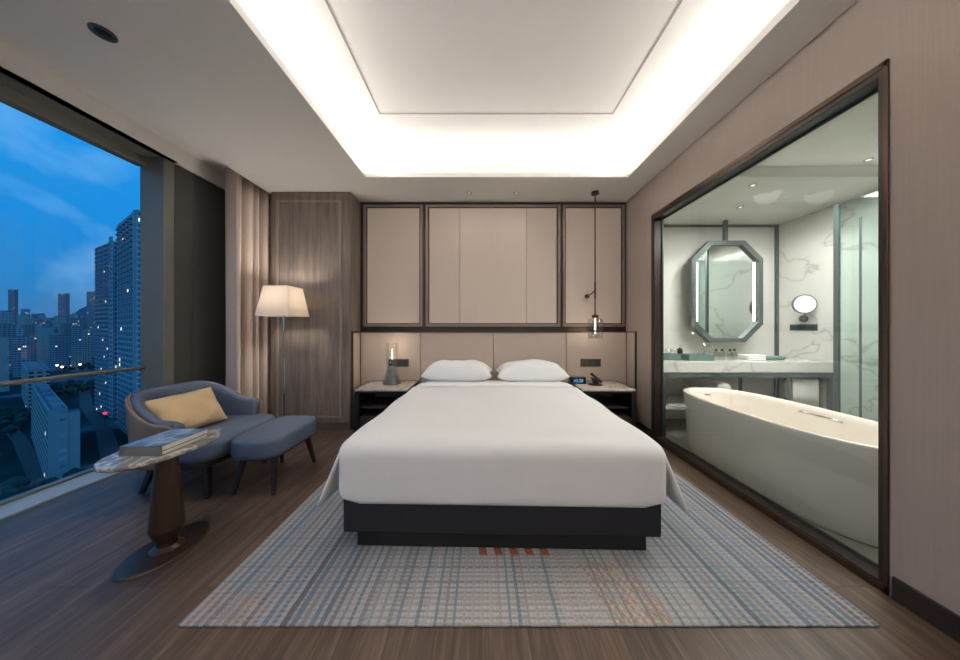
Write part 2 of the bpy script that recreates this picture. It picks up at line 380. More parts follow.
def rod(name, p0, p1, r, mat, parent=None, r1=None, n=12):
    bm = bmesh.new(); tube(bm, p0, p1, r, r1, n); return obj(name, bm, mat, parent, smooth=False)
def path(bm, pts, r, n=8):
    pts = [Vector(p) for p in pts]; rings = []
    for i, p in enumerate(pts):
        d = (pts[min(i+1, len(pts)-1)]-pts[max(i-1, 0)]).normalized()
        up = Vector((0, 0, 1)) if abs(d.z) < .95 else Vector((1, 0, 0))
        a = d.cross(up).normalized(); b = a.cross(d)
        rings.append([p+(a*math.cos(2*PI*k/n)+b*math.sin(2*PI*k/n))*r for k in range(n)])
    loft(bm, rings)
def struct(o):
    o['kind'] = 'structure'; return o
def tag(o, label, cat, group=None, kind=None):
    o['label'] = label; o['category'] = cat
    if group: o['group'] = group
    if kind: o['kind'] = kind
    return o
def thing(name, label, cat, loc, rz=0, group=None):
    o = bpy.data.objects.new(name, None); COL.objects.link(o); o.empty_display_size = .1
    o.location = loc; o.rotation_euler = (0, 0, rz); return tag(o, label, cat, group)
def dup(root, loc, rz, label, group=None):
    r = root.copy(); COL.objects.link(r); r.location = loc; r.rotation_euler = (0, 0, rz); r['label'] = label
    if group: r['group'] = group
    for ch in list(root.children):
        c = ch.copy(); COL.objects.link(c); c.parent = r
        for gch in ch.children:
            d = gch.copy(); COL.objects.link(d); d.parent = c
    return r
def hollow_rect(name, lo, hi, w, mat, parent=None, axis='y', bevel=0):
    """a frame of bar width w in the plane normal to axis"""
    bm = bmesh.new(); x0, y0, z0 = lo; x1, y1, z1 = hi
    if axis == 'y':
        bx(bm, (x0, y0, z0), (x0+w, y1, z1)); bx(bm, (x1-w, y0, z0), (x1, y1, z1))
        bx(bm, (x0+w, y0, z0), (x1-w, y1, z0+w)); bx(bm, (x0+w, y0, z1-w), (x1-w, y1, z1))
    else:
        bx(bm, (x0, y0, z0), (x1, y0+w, z1)); bx(bm, (x0, y1-w, z0), (x1, y1, z1))
        bx(bm, (x0, y0+w, z0), (x1, y1-w, z0+w)); bx(bm, (x0, y0+w, z1-w), (x1, y1-w, z1))
    return obj(name, bm, mat, parent, bevel=bevel, seg=2)

# ================================================================== STRUCTURE
struct(box('floor', (-3.45, YF-.1, -.1), (XR+.0, YB+.1, 0), M['floor']))
# lower ceiling ring, the pocket for the curtain and the slab above
bm = bmesh.new()
z0, z1 = ZC, 2.958
PX = -2.62     # edge of the curtain pocket
bx(bm, (PX, YF, z0), (TX0, YB, z1)); bx(bm, (TX1, YF, z0), (XR, YB, z1))
bx(bm, (TX0, TY1, z0), (TX1, YB, z1)); bx(bm, (TX0, YF, z0), (TX1, TY0, z1))
struct(obj('ceiling', bm, M['white']))
bm = bmesh.new()   # cove sides
a, b, c, d = TX0-RC, TX1+RC, TY0-RC, TY1+RC
bx(bm, (a-.03, c, z1), (a, d, ZU)); bx(bm, (b, c, z1), (b+.03, d, ZU)); bx(bm, (a, d, z1), (b, d+.03, ZU)); bx(bm, (a, c-.03, z1), (b, c, ZU))
struct(obj('trim_1', bm, M['traywhite']))
struct(box('ceiling_tray', (a-.03, c-.03, ZU), (b+.03, d+.03, ZU+.05), M['traywhite']))
o = hollow_rect('trim_2', (-.912, -.35, 0), (1.166, 2.49, .003), .012, plain('thin_ceiling_line', (150, 144, 136), .6))
# rebuild as horizontal frame
bpy.data.objects.remove(o)
bm = bmesh.new()
lx0, lx1, ly0, ly1, lw = -.912, 1.166, -.35, 2.49, .010
for lo, hi in (((lx0, ly0), (lx0+lw, ly1)), ((lx1-lw, ly0), (lx1, ly1)), ((lx0, ly0), (lx1, ly0+lw)), ((lx0, ly1-lw), (lx1, ly1))):
    bx(bm, (lo[0], lo[1], ZU-.004), (hi[0], hi[1], ZU+.001))
struct(obj('trim_2', bm, plain('thin_ceiling_line', (168, 162, 154), .6)))
bm = bmesh.new()
bx(bm, (-3.14, YF, 3.085), (PX, YB, 3.12)); bx(bm, (PX, YF, z1), (PX+.02, YB, 3.12))
struct(obj('ceiling_pocket', bm, M['white']))
struct(box('trim_3', (-3.14, YF, 2.915), (-3.09, YB, 3.085), M['white']))      # fascia over the window
struct(box('wall_back', (-3.45, YB, 0), (XR+.1, YB+.08, 3.15), M['wallcloth']))
struct(box('wall_front', (-3.45, YF-.1, 0), (XR+.1, YF, 3.15), M['wallcloth']))
# right wall with the bathroom window opening
OY0, OY1, OZ0, OZ1 = 1.335, 3.10, .05, 2.455
bm = bmesh.new()
WT = XR+.10
bx(bm, (XR, YF, 0), (WT, OY0, 3.15)); bx(bm, (XR, OY1, 0), (WT, YB, 3.15)); bx(bm, (XR, OY0, OZ1), (WT, OY1, 3.15)); bx(bm, (XR, OY0, 0), (WT, OY1, OZ0-.01))
struct(obj('wall_right', bm, M['wallcloth']))
# left wall: dark panel beyond the window
struct(box('wall_left', (-3.20, 2.84, 0), (XL, YB, 2.915), M['darkpanel']))
struct(box('trim_4', (XL-.002, 3.02, 0), (XL+.006, 3.035, 2.915), M['darkpanel']))
# baseboards
bm = bmesh.new(); bx(bm, (XR-.015, YF, 0), (XR, 1.29, .105)); bx(bm, (XR-.015, 3.135, 0), (XR, 3.45, .105))
struct(obj('baseboard_right', bm, M['basebd'], bevel=.003, seg=2))
struct(box('baseboard_front', (XL, YF, 0), (XR-.015, YF+.015, .105), M['basebd']))

# ---- window_1: floor to ceiling city window
w = bpy.data.objects.new('window_1', None); COL.objects.link(w); struct(w)
WX = -3.34; GY1 = 2.745
bm = bmesh.new()
bx(bm, (WX-.015, GY1, 0), (XL, GY1+.095, 2.915))                 # far jamb
bx(bm, (WX-.04, YF, 2.83), (WX+.05, GY1, 2.929))               # head frame
bx(bm, (WX-.06, YF, 0), (WX+.0, GY1, .03))
bx(bm, (WX-.06, YF, 0), (XL, YF+.08, 2.915))
obj('window_frame', bm, M['frame'], w, bevel=.003, seg=2)
bm = bmesh.new(); bx(bm, (WX+.051, YF, 2.915), (-3.09, GY1+.095, 2.93)); obj('window_head', bm, M['frame'], w)
box('window_sill', (WX, YF, 0.0), (XL, GY1, .012), M['sill'], w)
box('window_pane', (WX-.03, YF, .03), (WX-.02, GY1, 2.83), M['winglass'], w)
t = thing('guard_rail', 'slim horizontal bronze guard rail running across the city window', 'railing', (WX+.03, .08, .0))
rod('rail', (0, YF+.0, .86), (0, GY1-.08, .86), .017, M['frame'], t)
for y in (YF+.02, GY1-.09): rod('bracket', (0, y, .86), (-.05, y, .86), .012, M['darkbronze'], t)

# ---- window_2: interior window to the bathroom
w = bpy.data.objects.new('window_2', None); COL.objects.link(w); struct(w)
bm = bmesh.new(); cx0 = XR-.010
for lo, hi in (((OY0-.031, 0), (OY0-.014, OZ1+.05)), ((OY1+.006, 0), (OY1+.032, OZ1+.05)), ((OY0-.031, OZ1+.018), (OY1+.032, OZ1+.05))):
    bx(bm, (cx0, lo[0], lo[1]), (XR, hi[0], hi[1]))
bx(bm, (cx0, OY0-.031, 0.0), (XR, OY1+.032, .04))
obj('casing', bm, M['darkbronze'], w, bevel=.003, seg=2)
bm = bmesh.new()
bx(bm, (cx0+.004, OY0-.014, .04), (WT, OY0+.005, OZ1+.018)); bx(bm, (cx0+.004, OY1-.02, .04), (WT, OY1+.006, OZ1+.018))
bx(bm, (cx0+.004, OY0, OZ1-.012), (WT, OY1, OZ1+.018)); bx(bm, (cx0+.004, OY0, .0), (WT, OY1, OZ0))
obj('window_frame', bm, M['browntrim'], w, bevel=.003, seg=2)
hollow_rect('glazing_bead', (WT-.022, OY0+.005, OZ0), (WT-.012, OY1-.02, OZ1-.012), .014, M['steel'], w, 'x')
box('window_pane', (WT-.03, OY0+.003, OZ0-.003), (WT-.022, OY1-.018, OZ1-.01), M['bathglass'], w)

# ---- bathroom shell
BX1, BY0, BY1, BZ = 4.03, .2, 3.83, 2.65
struct(box('floor_bathroom', (WT, BY0, -.1), (BX1+.1, BY1+.1, 0), M['tile']))
bm = bmesh.new(); bx(bm, (WT, 2.6, BZ), (BX1+.1, BY1+.1, BZ+.06)); bx(bm, (WT, BY0, BZ+.10), (BX1+.1, 2.6, BZ+.16)); bx(bm, (WT, 2.6, BZ+.06), (BX1+.1, 2.62, BZ+.12))
struct(obj('ceiling_bathroom', bm, M['bwall']))
struct(box('wall_bathroom_back', (WT, BY1, 0), (BX1+.1, BY1+.08, BZ+.1), M['bwall']))
struct(box('wall_bathroom_right', (BX1, BY0, 0), (BX1+.08, BY1, BZ+.16), M['bmarble']))
struct(box('wall_bathroom_front', (WT, BY0-.08, 0), (BX1+.1, BY0, BZ+.16), M['bmarble']))
struct(box('trim_5', (BX1-.03, BY1-.03, .86), (BX1, BY1, BZ), M['steel']))
struct(box('trim_6', (WT+.02, BY1-.02, BZ-.03), (BX1-.03, BY1, BZ), M['steel']))
struct(box('trim_7', (2.12, BY1-.02, .86), (2.15, BY1, BZ-.03), M['steel']))

# ================================================================== BED WALL
t = thing('wood_panelled_column', 'tall grey-brown wood veneer column with a moulded panel behind the floor lamp', 'wall panel', (-2.085, 3.565, 0))
box('body', (-.485, -.150, .09), (.478, .153, ZC), M['oak'], t, .002)
hollow_rect('moulding', (-.42, -.160, .15), (.375, -.150, 2.80), .026, wood('moulding_veneer', (122, 108, 97), (158, 144, 131), 'z', .8), t, 'y', .004)
box('plinth', (-.483, -.146, 0), (.474, .153, .09), plain('veneer_plinth', (88, 74, 66), .5), t)

def wall_panel(x0, x1, label, n):
    cx = (x0+x1)/2; t = thing('upholstered_wall_panel', label, 'wall panel', (cx, YB, 1.262), 0, 'upholstered wall panels above the headboard')
    h = 2.868-1.262; a, b = x0-cx, x1-cx
    hollow_rect('frame', (a, -.045, 0), (b, -.001, h), .034, M['bronze'], t, 'y', .006)
    hollow_rect('inner_frame', (a+.034, -.03, .034), (b-.034, -.001, h-.034), .010, M['browntrim'], t, 'y')
    xs = [a+.044] + n + [b-.044]
    for p, q in zip(xs, xs[1:]):
        box('fabric_panel', (p+.0025, -.026, .044), (q-.0025, -.002, h-.044), M['panelcloth'], t, .003)
    return t
wall_panel(-1.560, -.780, 'narrow beige fabric panel in bronze frame, on the left near the wood column', [])
wall_panel(-.742, 1.032, 'widest beige fabric panel in bronze frame, centred above the bed pillows', [-.437, .439])
wall_panel(1.060, 1.880, 'narrow beige fabric panel in bronze frame, behind the hanging pendant lamp', [])
bm = bmesh.new()
for lo, hi in (((-1.606, 2.868), (1.899, 2.904)), ((-1.606, 1.20), (1.899, 1.262)), ((-1.606, 1.262), (-1.56, 2.868)), ((-.780, 1.262), (-.742, 2.868)), ((1.032, 1.262), (1.060, 2.868)), ((1.88, 1.262), (1.899, 2.868))):
    bx(bm, (lo[0]+.001, YB-.018, lo[1]), (hi[0], YB-.001, hi[1]))
struct(obj('trim_8', bm, M['browntrim']))

t = thing('headboard', 'wide beige leather headboard with side wings and dark bronze edging behind the bed', 'headboard', (.146, YB-.001, 0))
for x0, x1 in ((-1.73, -.95), (-.95, 0), (0, .95), (.95, 1.735)):
    box('upholstered_panel', (x0+.003, -.07, .02), (x1-.003, 0, 1.185), M['leather'], t, .005)
box('wing', (-1.752, -.27, .02), (-1.733, -.072, 1.185), M['leather'], t, .003)
box('wing', (1.738, -.27, .02), (1.752, -.072, 1.185), M['leather'], t, .003)
bm = bmesh.new()
bx(bm, (-1.752, -.085, 1.186), (1.752, 0, 1.2)); bx(bm, (-1.752, -.285, 1.186), (-1.728, -.085, 1.2)); bx(bm, (1.732, -.285, 1.186), (1.752, -.085, 1.2))
bx(bm, (-1.752, -.285, 0), (-1.728, -.271, 1.186)); bx(bm, (1.732, -.285, 0), (1.752, -.271, 1.186))
obj('edge_trim', bm, M['darkbronze'], t, bevel=.002, seg=2)

# switch plates on the headboard
def plate(x, label):
    t = thing('switch_plate', label, 'switch', (x, YB-.0712, 1.205-.415), 0, 'switch plates on the headboard')
    pl = box('plate', (-.133, -.008, -.052), (.133, 0, .052), M['plate'], t, .003)
    for k in range(3):
        box('switch', (-.121+k*.082, -.012, -.04), (-.121+k*.082+.076, -.0085, .04), M['switch'], pl, .002)
plate(-1.085, 'grey switch plate on the headboard half hidden behind the smoked glass lamp')
plate(1.415, 'grey switch plate on the headboard above the alarm clock')

# ================================================================== RUG
RX, RY = .195, 2.06
o = box('rug', (-1.465, -.893, 0), (1.465, .80, .009), M['rug'], None, .003); o.location = (RX, RY, 0)
tag(o, 'large woven area rug with blue, grey and orange stripes under the bed', 'rug')

# ================================================================== BED
BR = math.radians(-1.35)
t = thing('bed', 'large double bed with charcoal fabric base standing on the striped rug', 'bed', (.125, 2.59, .0095), BR)
box('base', (-.875, -1.055, .10), (.875, 1.0, .325), M['bedbase'], t, .012)
box('plinth', (-.812, -1.015, 0), (.812, .98, .10), M['plinth'], t, .003)
box('mattress', (-.865, -1.03, .325), (.865, 1.02, .572), M['sheet'], t, .05, 5)
d = thing('duvet', 'smooth white duvet covering the bed with flaps hanging at both sides', 'duvet', (.125, 2.59, .0095), BR)
def duvet_mesh():
    bm = bmesh.new()
    HX, Y0, Y1, ZT, ZB, R = .893, -1.068, .44, .592, .272, .060
    # top + foot as one sheet following a rounded profile along y; columns across x with rounded shoulders
    RX_, RY_ = .030, .075
    prof = [(Y0+.035, ZB-.004, 0), (Y0+.010, ZB+.002, 0), (Y0+.002, ZB+.02, 0)]
    for z in (.32, .37, .42, .47): prof.append((Y0, z, 0))
    for k in range(0, 7):
        a = k/6*PI/2; prof.append((Y0+RY_-RY_*math.cos(a), ZT-RY_+RY_*math.sin(a), math.sin(a)))
    for k in range(1, 16): prof.append((Y0+RY_+(Y1-Y0-RY_)*k/15, ZT+.006*math.sin(k*.9), 1))
    prof += [(Y1+.006, ZT-.012, 1), (Y1, ZT-.028, 1)]
    xs = []
    for k in range(0, 6):
        a = k/5*PI/2; xs.append((-HX+RX_-RX_*math.cos(a), -RX_+RX_*math.sin(a), RX_*(1-math.sin(a))))
    for k in range(1, 20): xs.append((-HX+RX_+(2*HX-2*RX_)*k/20, 0, 0))
    xs += [(-x, dz, dy) for x, dz, dy in xs[:6][::-1]]
    grid = []
    for (y, z, tt) in prof:
        row = []
        for (x, dz, dy) in xs:
            e = max(0, (abs(x)-(HX-.10))/.10); lowq = max(0, 1-(z-ZB)/.09)
            zz = z+dz*tt+.055*e**2.5*min(1, lowq); yy = y+dy*(1-tt)
            if abs(x) < .8 and tt == 1: zz += .004*math.sin(x*5.2+y*3.3)+.003*math.sin(y*6-x*2.2)
            row.append(bm.verts.new((x, yy, zz)))
        grid.append(row)
    for a, b in zip(grid, grid[1:]):
        for i in range(len(a)-1): bm.faces.new((a[i], a[i+1], b[i+1], b[i]))
    # side flaps
    for s in (-1, 1):
        G2 = []
        n = 30
        for i in range(n+1):
            t_ = i/n; y = Y0+.035+(Y1-Y0-.035)*t_
            fl = .115*math.exp(-t_*2.6)+.018+.012*math.sin(t_*21)*min(1, t_*6)
            zb = .235+.02*t_+.006*math.sin(t_*15)
            row = []
            for k in range(9):
                q = k/8; z = (ZT-.032)*(1-q)+zb*q
                row.append(bm.verts.new((s*(HX-.004+fl*q**.95), y-.012*q*(1-t_), z)))
            G2.append(row)
        for a, b in zip(G2, G2[1:]):
            for k in range(8): bm.faces.new((a[k], a[k+1], b[k+1], b[k]))
    return bm
o = obj('cover', duvet_mesh(), M['sheet'], d, smooth=True, solid=.014)
# folded top edge of duvet / top sheet
def turned_sheet():
    bm = bmesh.new(); rows = []
    prof = [(-.012, -.012), (-.016, .010), (-.004, .021), (.05, .020), (.15, .012), (.26, .002), (.275, -.004), (.27, -.016)]
    for dy, dz in prof:
        row = []
        for k in range(29):
            x = -.905+1.81*k/28
            e = max(0, (abs(x)-.80)/.105); drop = -.09*e**2.2
            row.append(bm.verts.new((x, .45+dy+.012*math.sin(x*3)-.05*e, .598+dz+drop)))
        rows.append(row)
    for a, b in zip(rows, rows[1:]):
        for k in range(28): bm.faces.new((a[k], a[k+1], b[k+1], b[k]))
    for s in (0, 28):
        pass
    return bm
obj('turned_down_sheet', turned_sheet(), M['pillowc'], d, smooth=True, solid=.012)

def pillow_mesh(w, h, th, bt=.75, seed=0, n=26):
    bm = bmesh.new(); rnd = random.Random(seed); top, bot = [], []
    ph = rnd.random()*6
    for j in range(n+1):
        rt, rb = [], []
        for i in range(n+1):
            u = -1+2*i/n; v = -1+2*j/n
            f = (max(0, 1-abs(u)**3.2)**.55)*(max(0, 1-abs(v)**3.0)**.55)
            pin = 1-.07*(1-abs(u)**2)*abs(v)**3; pin2 = 1-.10*(1-abs(v)**2)*abs(u)**3
            x = u*w/2*pin2; y = v*h/2*pin
            wr = .010*math.sin(u*7+ph)*math.sin(v*5+ph)*f+.006*math.sin(9*u*v+ph)
            zt = f*th*.5+wr*f
            zb = -f*th*.5*bt
            rt.append(bm.verts.new((x, y, zt))); rb.append(bm.verts.new((x, y, zb)) if 0 < i < n and 0 < j < n else rt[-1])
        top.append(rt); bot.append(rb)
    for j in range(n):
        for i in range(n):
            bm.faces.new((top[j][i], top[j][i+1], top[j+1][i+1], top[j+1][i]))
            q = (bot[j][i], bot[j+1][i], bot[j+1][i+1], bot[j][i+1])
            try: bm.faces.new(q)
            except ValueError: pass
    return bm
for i, (x, lab) in enumerate(((-.437, 'plump white pillow on the bed head beside the smoked glass lamp'), (.447, 'plump white pillow on the bed head nearest the telephone'))):
    o = obj('pillow', pillow_mesh(.86, .40, .31, .62, seed=i), M['pillowc'], None, smooth=True, sub=1)
    p = Matrix.Rotation(BR, 4, 'Z') @ Vector((x, .825, 0)); o.location = (.125+p.x, 2.59+p.y, .692)
    o.rotation_euler = (math.radians(3), 0, BR+(.01 if i else -.01))
    tag(o, lab, 'pillow', 'white bed pillows')

# ================================================================== NIGHTSTANDS
def nightstand(loc, label):
    t = thing('nightstand', label, 'nightstand', loc, 0, 'black open nightstands')
    w2, d2 = .31, .245
    box('top', (-w2+.006, -d2+.0, .532), (w2-.006, d2-.006, .555), M['nmarble'], t, .003)
    bm = bmesh.new(); bx(bm, (-w2, -d2, .535), (-w2+.0055, d2, .56)); bx(bm, (w2-.0055, -d2, .535), (w2, d2, .56)); bx(bm, (-w2, d2-.0055, .535), (w2, d2, .56))
    obj('top_edge', bm, M['blackplastic'], t)
    box('carcass_top', (-w2+.006, -d2+.004, .510), (w2-.006, d2, .531), M['black'], t)
    box('side_panel', (-w2, -d2+.002, 0), (-w2+.05, d2, .509), M['black'], t, .002)
    box('side_panel', (w2-.05, -d2+.002, 0), (w2, d2, .509), M['black'], t, .002)
    box('back_panel', (-w2+.05, d2-.015, .04), (w2-.05, d2, .509), M['interior'], t)
    box('shelf', (-w2+.051, -d2+.05, .325), (w2-.051, d2-.016, .345), M['interior'], t, .002)
    box('drawer', (-w2+.052, -d2+.02, .06), (w2-.052, d2-.02, .24), M['interior'], t, .003)
    box('base_panel', (-w2+.051, -d2+.03, .02), (w2-.051, d2-.016, .045), M['black'], t)
nightstand((-1.13, 3.395, 0), 'black nightstand with marble top on which the smoked glass lamp stands')
nightstand((1.425, 3.395, 0), 'black nightstand with marble top holding the telephone and alarm clock')
NZ = .555
# glass table lamp
t = thing('table_lamp', 'small smoked glass table lamp with clear cylinder on the nightstand', 'table lamp', (-1.105, 3.44, NZ+.001))
lathe('base', [(.104, 0), (.112, .006), (.110, .03), (.066, .20), (.056, .225), (.040, .23)], M['smoke'], t, n=10, smooth=False)
lathe('inner_core', [(.084, .008), (.086, .02), (.05, .19), (.038, .215)], plain('dark_lamp_core', (138, 138, 134), .3, .2), t, n=10, smooth=False)
lathe('neck', [(.033, .2305), (.035, .24), (.035, .30), (.024, .305)], M['steel'], t)
bm = bmesh.new(); loft(bm, [circ((0, 0), .066, .232, 28), circ((0, 0), .066, .50, 28), circ((0, 0), .062, .50, 28), circ((0, 0), .062, .234, 28)], False, False); obj('glass_cylinder', bm, M['glass'], t, smooth=True)
lathe('bulb', [(.008, .306), (.010, .33), (.011, .38), (.008, .42), (.003, .435)], M['bulb'], t, n=14)
point('table_lamp_glow', (-1.105, 3.44, NZ+.462), 1.8, (1, .82, .6), .006)
# alarm clock
t = thing('alarm_clock', 'small black digital alarm clock with blue display on the nightstand', 'clock', (1.18, 3.47, NZ+.0005), math.radians(0))
box('body', (-.1, -.03, 0), (.1, .03, .085), M['blackplastic'], t, .008, 3)
sc_ = box('screen', (-.082, -.0325, .012), (.082, -.0302, .073), emit('clock_screen', (24, 40, 78), .5), t)
cu = bpy.data.curves.new('digits', 'FONT'); cu.body = '10:28'; cu.size = .056; cu.align_x = 'CENTER'; cu.extrude = .0006
dg = bpy.context.evaluated_depsgraph_get(); tmp = bpy.data.objects.new('tmp', cu); COL.objects.link(tmp); bpy.context.view_layer.update()
me = bpy.data.meshes.new_from_object(tmp.evaluated_get(bpy.context.evaluated_depsgraph_get())); bpy.data.objects.remove(tmp)
o = link('digits', me, emit('clock_digits', (150, 190, 235), 1.0), sc_); o.location = (0, -.0335, .022); o.rotation_euler = (PI/2, 0, 0)
# telephone
t = thing('telephone', 'black desk telephone with handset beside the alarm clock', 'telephone', (1.375, 3.40, NZ+.0005), math.radians(-12))
lathe('base', [(.085, 0), (.09, .008), (.07, .016)], M['blackplastic'], t, ratio=.8)
bm = bmesh.new(); loft(bm, [[(-.03, -.03, .016), (.05, -.03, .016), (.05, .06, .016), (-.03, .06, .016)], [(-.045, .02, .085), (.02, .02, .07), (.02, .065, .075), (-.045, .065, .09)]])
obj('cradle', bm, M['blackplastic'], t, bevel=.006)
bm = bmesh.new(); path(bm, [(-.055, -.01, .13), (-.04, -.015, .13), (.0, -.02, .095), (.05, -.035, .055), (.065, -.035, .04)], .017, 10); obj('handset', bm, M['blackplastic'], t, smooth=True)
o = box('keypad', (-.02, -.05, .0162), (.03, -.034, .02), M['switch'], t)

# pendant lamp
PXc, PYc = 1.378, 3.41
t = thing('pendant_lamp', 'slender black rod pendant lamp with clear glass shade over the telephone nightstand', 'pendant lamp', (PXc, PYc, ZC))
lathe('ceiling_rose', [(.035, -.001), (.045, -.006), (.045, -.035), (.02, -.04)], M['darkbronze'], t)
rod('rod', (0, 0, -.04), (0, 0, -1.50), .0075, M['darkbronze'], t)
rod('sleeve', (0, 0, -1.10), (0, 0, -1.30), .011, M['darkbronze'], t)
a = Vector((0, 0, -1.20)); b = Vector((.002, YB-PYc-.05, -1.245))
bm = bmesh.new(); path(bm, [a, a*.6+b*.4+Vector((0, 0, -.008)), b], .007); tube(bm, b+Vector((0, -.005, 0)), b+Vector((0, .022, 0)), .028, None, 18)
obj('wall_bracket', bm, M['darkbronze'], t)
lathe('cap', [(.036, -1.535), (.04, -1.53), (.04, -1.51), (.015, -1.495)], M['darkbronze'], t)
bm = bmesh.new(); loft(bm, [circ((0, 0), .03, -1.537, 28), circ((0, 0), .070, -1.545, 28), circ((0, 0), .088, -1.57, 28), circ((0, 0), .090, -1.72, 28), circ((0, 0), .078, -1.79, 28), circ((0, 0), .074, -1.79, 28), circ((0, 0), .086, -1.72, 28), circ((0, 0), .084, -1.575, 28), circ((0, 0), .066, -1.551, 28)], False, False)
gs = obj('glass_shade', bm, M['glass'], t, smooth=True)
bm = bmesh.new(); loft(bm, [circ((0, 0), .038, -1.54, 20), circ((0, 0), .038, -1.70, 20), circ((0, 0), .05, -1.735, 20), circ((0, 0), .05, -1.78, 20), circ((0, 0), .046, -1.78, 20), circ((0, 0), .034, -1.70, 20), circ((0, 0), .034, -1.54, 20)], False, False)
obj('inner_glass', bm, M['glass'], gs, smooth=True)
lathe('bulb', [(.006, -1.69), (.010, -1.68), (.010, -1.61), (.008, -1.57), (.006, -1.54)], M['bulb'], t, n=14)
point('pendant_lamp_glow', (PXc, PYc, ZC-1.725), 2.2, (1, .84, .66), .008)

# ================================================================== CURTAIN
def curtain(x0, x1, y, amp, folds, ztop, seed, n=160):
    bm = bmesh.new(); rnd = random.Random(seed); ph = [rnd.random()*6 for _ in range(4)]
    rows = []
    for r in range(9):
        q = r/8; z = .015+(ztop-.015)*q; row = []
        for i in range(n+1):
            u = i/n; x = x0+(x1-x0)*u
            k = u*folds*2*PI
            yy = y+amp*math.sin(k+.8*math.sin(k*.37+ph[0]))+.012*math.sin(k*2.3+ph[1]+q)
            xx = x+.018*math.cos(k*1.0+ph[2])*(.6+.4*(1-q))
            row.append(bm.verts.new((yy, xx, z)))
        rows.append(row)
    for a, b in zip(rows, rows[1:]):
        for i in range(n): bm.faces.new((a[i], a[i+1], b[i+1], b[i]))
    return bm
o = obj('curtain', curtain(3.09, 3.66, -2.80, .135, 4.5, 3.05, 3), M['curtain'], None, smooth=True, solid=.004)
tag(o, 'floor-length beige curtain drawn back in deep folds beside the window', 'curtain')

# ================================================================== FLOOR LAMP
t = thing('floor_lamp', 'slim floor lamp with white tapered square shade in front of the wood column', 'floor lamp', (-2.21, 3.12, 0))
def frus(z0, h0, z1, h1): return [[(-h0, -h0, z0), (h0, -h0, z0), (h0, h0, z0), (-h0, h0, z0)], [(-h1, -h1, z1), (h1, -h1, z1), (h1, h1, z1), (-h1, h1, z1)]]
bm = bmesh.new(); loft(bm, frus(1.375, .178, 1.70, .128), False, False); ls_ = obj('lamp_shade', bm, M['shade'], t, solid=.004)
rod('pole', (0, 0, .02), (0, 0, 1.45), .011, M['chrome'], t)
lathe('base', [(.13, 0), (.135, .006), (.13, .018), (.02, .022)], M['darkbronze'], t)
lathe('bulb', [(.015, 1.45), (.03, 1.48), (.034, 1.52), (.02, 1.56), (.005, 1.57)], emit('shade_bulb', (255, 220, 170), 8), t, n=14)
bm = bmesh.new(); tube(bm, (-.125, 0, 1.665), (.125, 0, 1.665), .003); tube(bm, (0, -.125, 1.665), (0, .125, 1.665), .003); tube(bm, (0, 0, 1.571), (0, 0, 1.665), .003); obj('spider', bm, M['chrome'], ls_)
point('floor_lamp_glow', (-2.21, 3.12, 1.605), 21, (1, .92, .82), .05)

# ================================================================== SOFA
SX, SY = -2.325, 2.32
t = thing('loveseat', 'barrel-backed loveseat with blue seat and taupe outer shell beside the window', 'sofa', (SX, SY, 0))
def u_path(hx_front, hx_back, hy, r, n_arc=10, n_side=6, n_back=8, flare=.0):
    """plan points from near arm tip around the back to far arm tip. front is +x"""
    P = []
    for i in range(n_side): P.append((hx_front+(-hx_back+r-hx_front)*i/n_side, -hy-flare*(1-i/n_side)))
    for i in range(n_arc): a = -PI/2-PI/2*i/n_arc; P.append((-hx_back+r+r*math.cos(a), -hy+r+r*math.sin(a)))
    for i in range(n_back): P.append((-hx_back, -hy+r+(2*hy-2*r)*i/n_back))
    for i in range(n_arc): a = PI-PI/2*i/n_arc; P.append((-hx_back+r+r*math.cos(a), hy-r+r*math.sin(a)))
    for i in range(n_side+1): P.append((-hx_back+r+(hx_front+hx_back-r)*i/n_side, hy+flare*i/n_side))
    return P
def top_h(i, n, lo, hi):
    q = i/(n-1); s = math.sin(PI*min(1, max(0, (q-.0)/1.0)))
    s = min(1, max(0, (s-.30)/.55)); return lo+(hi-lo)*(s*s*(3-2*s))
def shell(P, off0, off1, zb, lo, hi, lean, rnd=.02):
    """sweep a section between inward offsets off0..off1 along P"""
    n = len(P); rings = []
    for i, p in enumerate(P):
        a = Vector(P[max(0, i-1)]); b = Vector(P[min(n-1, i+1)]); d = (b-a).normalized(); nrm = Vector((-d.y, d.x))
        # inward normal: path runs near(-y) -> back(-x) -> far; inside is towards +x centre
        c = Vector((0.05, 0)); 
        if nrm.dot(c-Vector(p)) < 0: nrm = -nrm
        zt = top_h(i, n, lo, hi); p = Vector(p); ring = []
        endq = min(i, n-1-i); sh = 1 if endq > 2 else (.72, .9, .98)[endq]
        for off, z in ((off0, zb), (off0, zb+(zt-zb)*.35), (off0, zb+(zt-zb)*.7), (off0, zt-rnd), (off0+(off1-off0)*.2, zt-rnd*.25), ((off0+off1)/2, zt), (off1-(off1-off0)*.2, zt-rnd*.25), (off1, zt-rnd), (off1, zb+(zt-zb)*.6), (off1, zb)):
            q = (z-zb)/(hi-zb)
            w = p+nrm*(off-lean*q)
            ring.append((w.x, w.y, zb+(z-zb)*(1 if z < zt*.7 else sh**.3)))
        rings.append(ring)
    bm = bmesh.new(); loft(bm, rings); return bm
P = u_path(.205, .315, .375, .31)
obj('outer_shell', shell(P, 0, .022, .245, .575, .755, .035, .01), M['taupe'], t, smooth=True, sub=1)
obj('backrest', shell(P, .0225, .095, .30, .59, .772, .035, .03), M['blue'], t, smooth=True, sub=1)
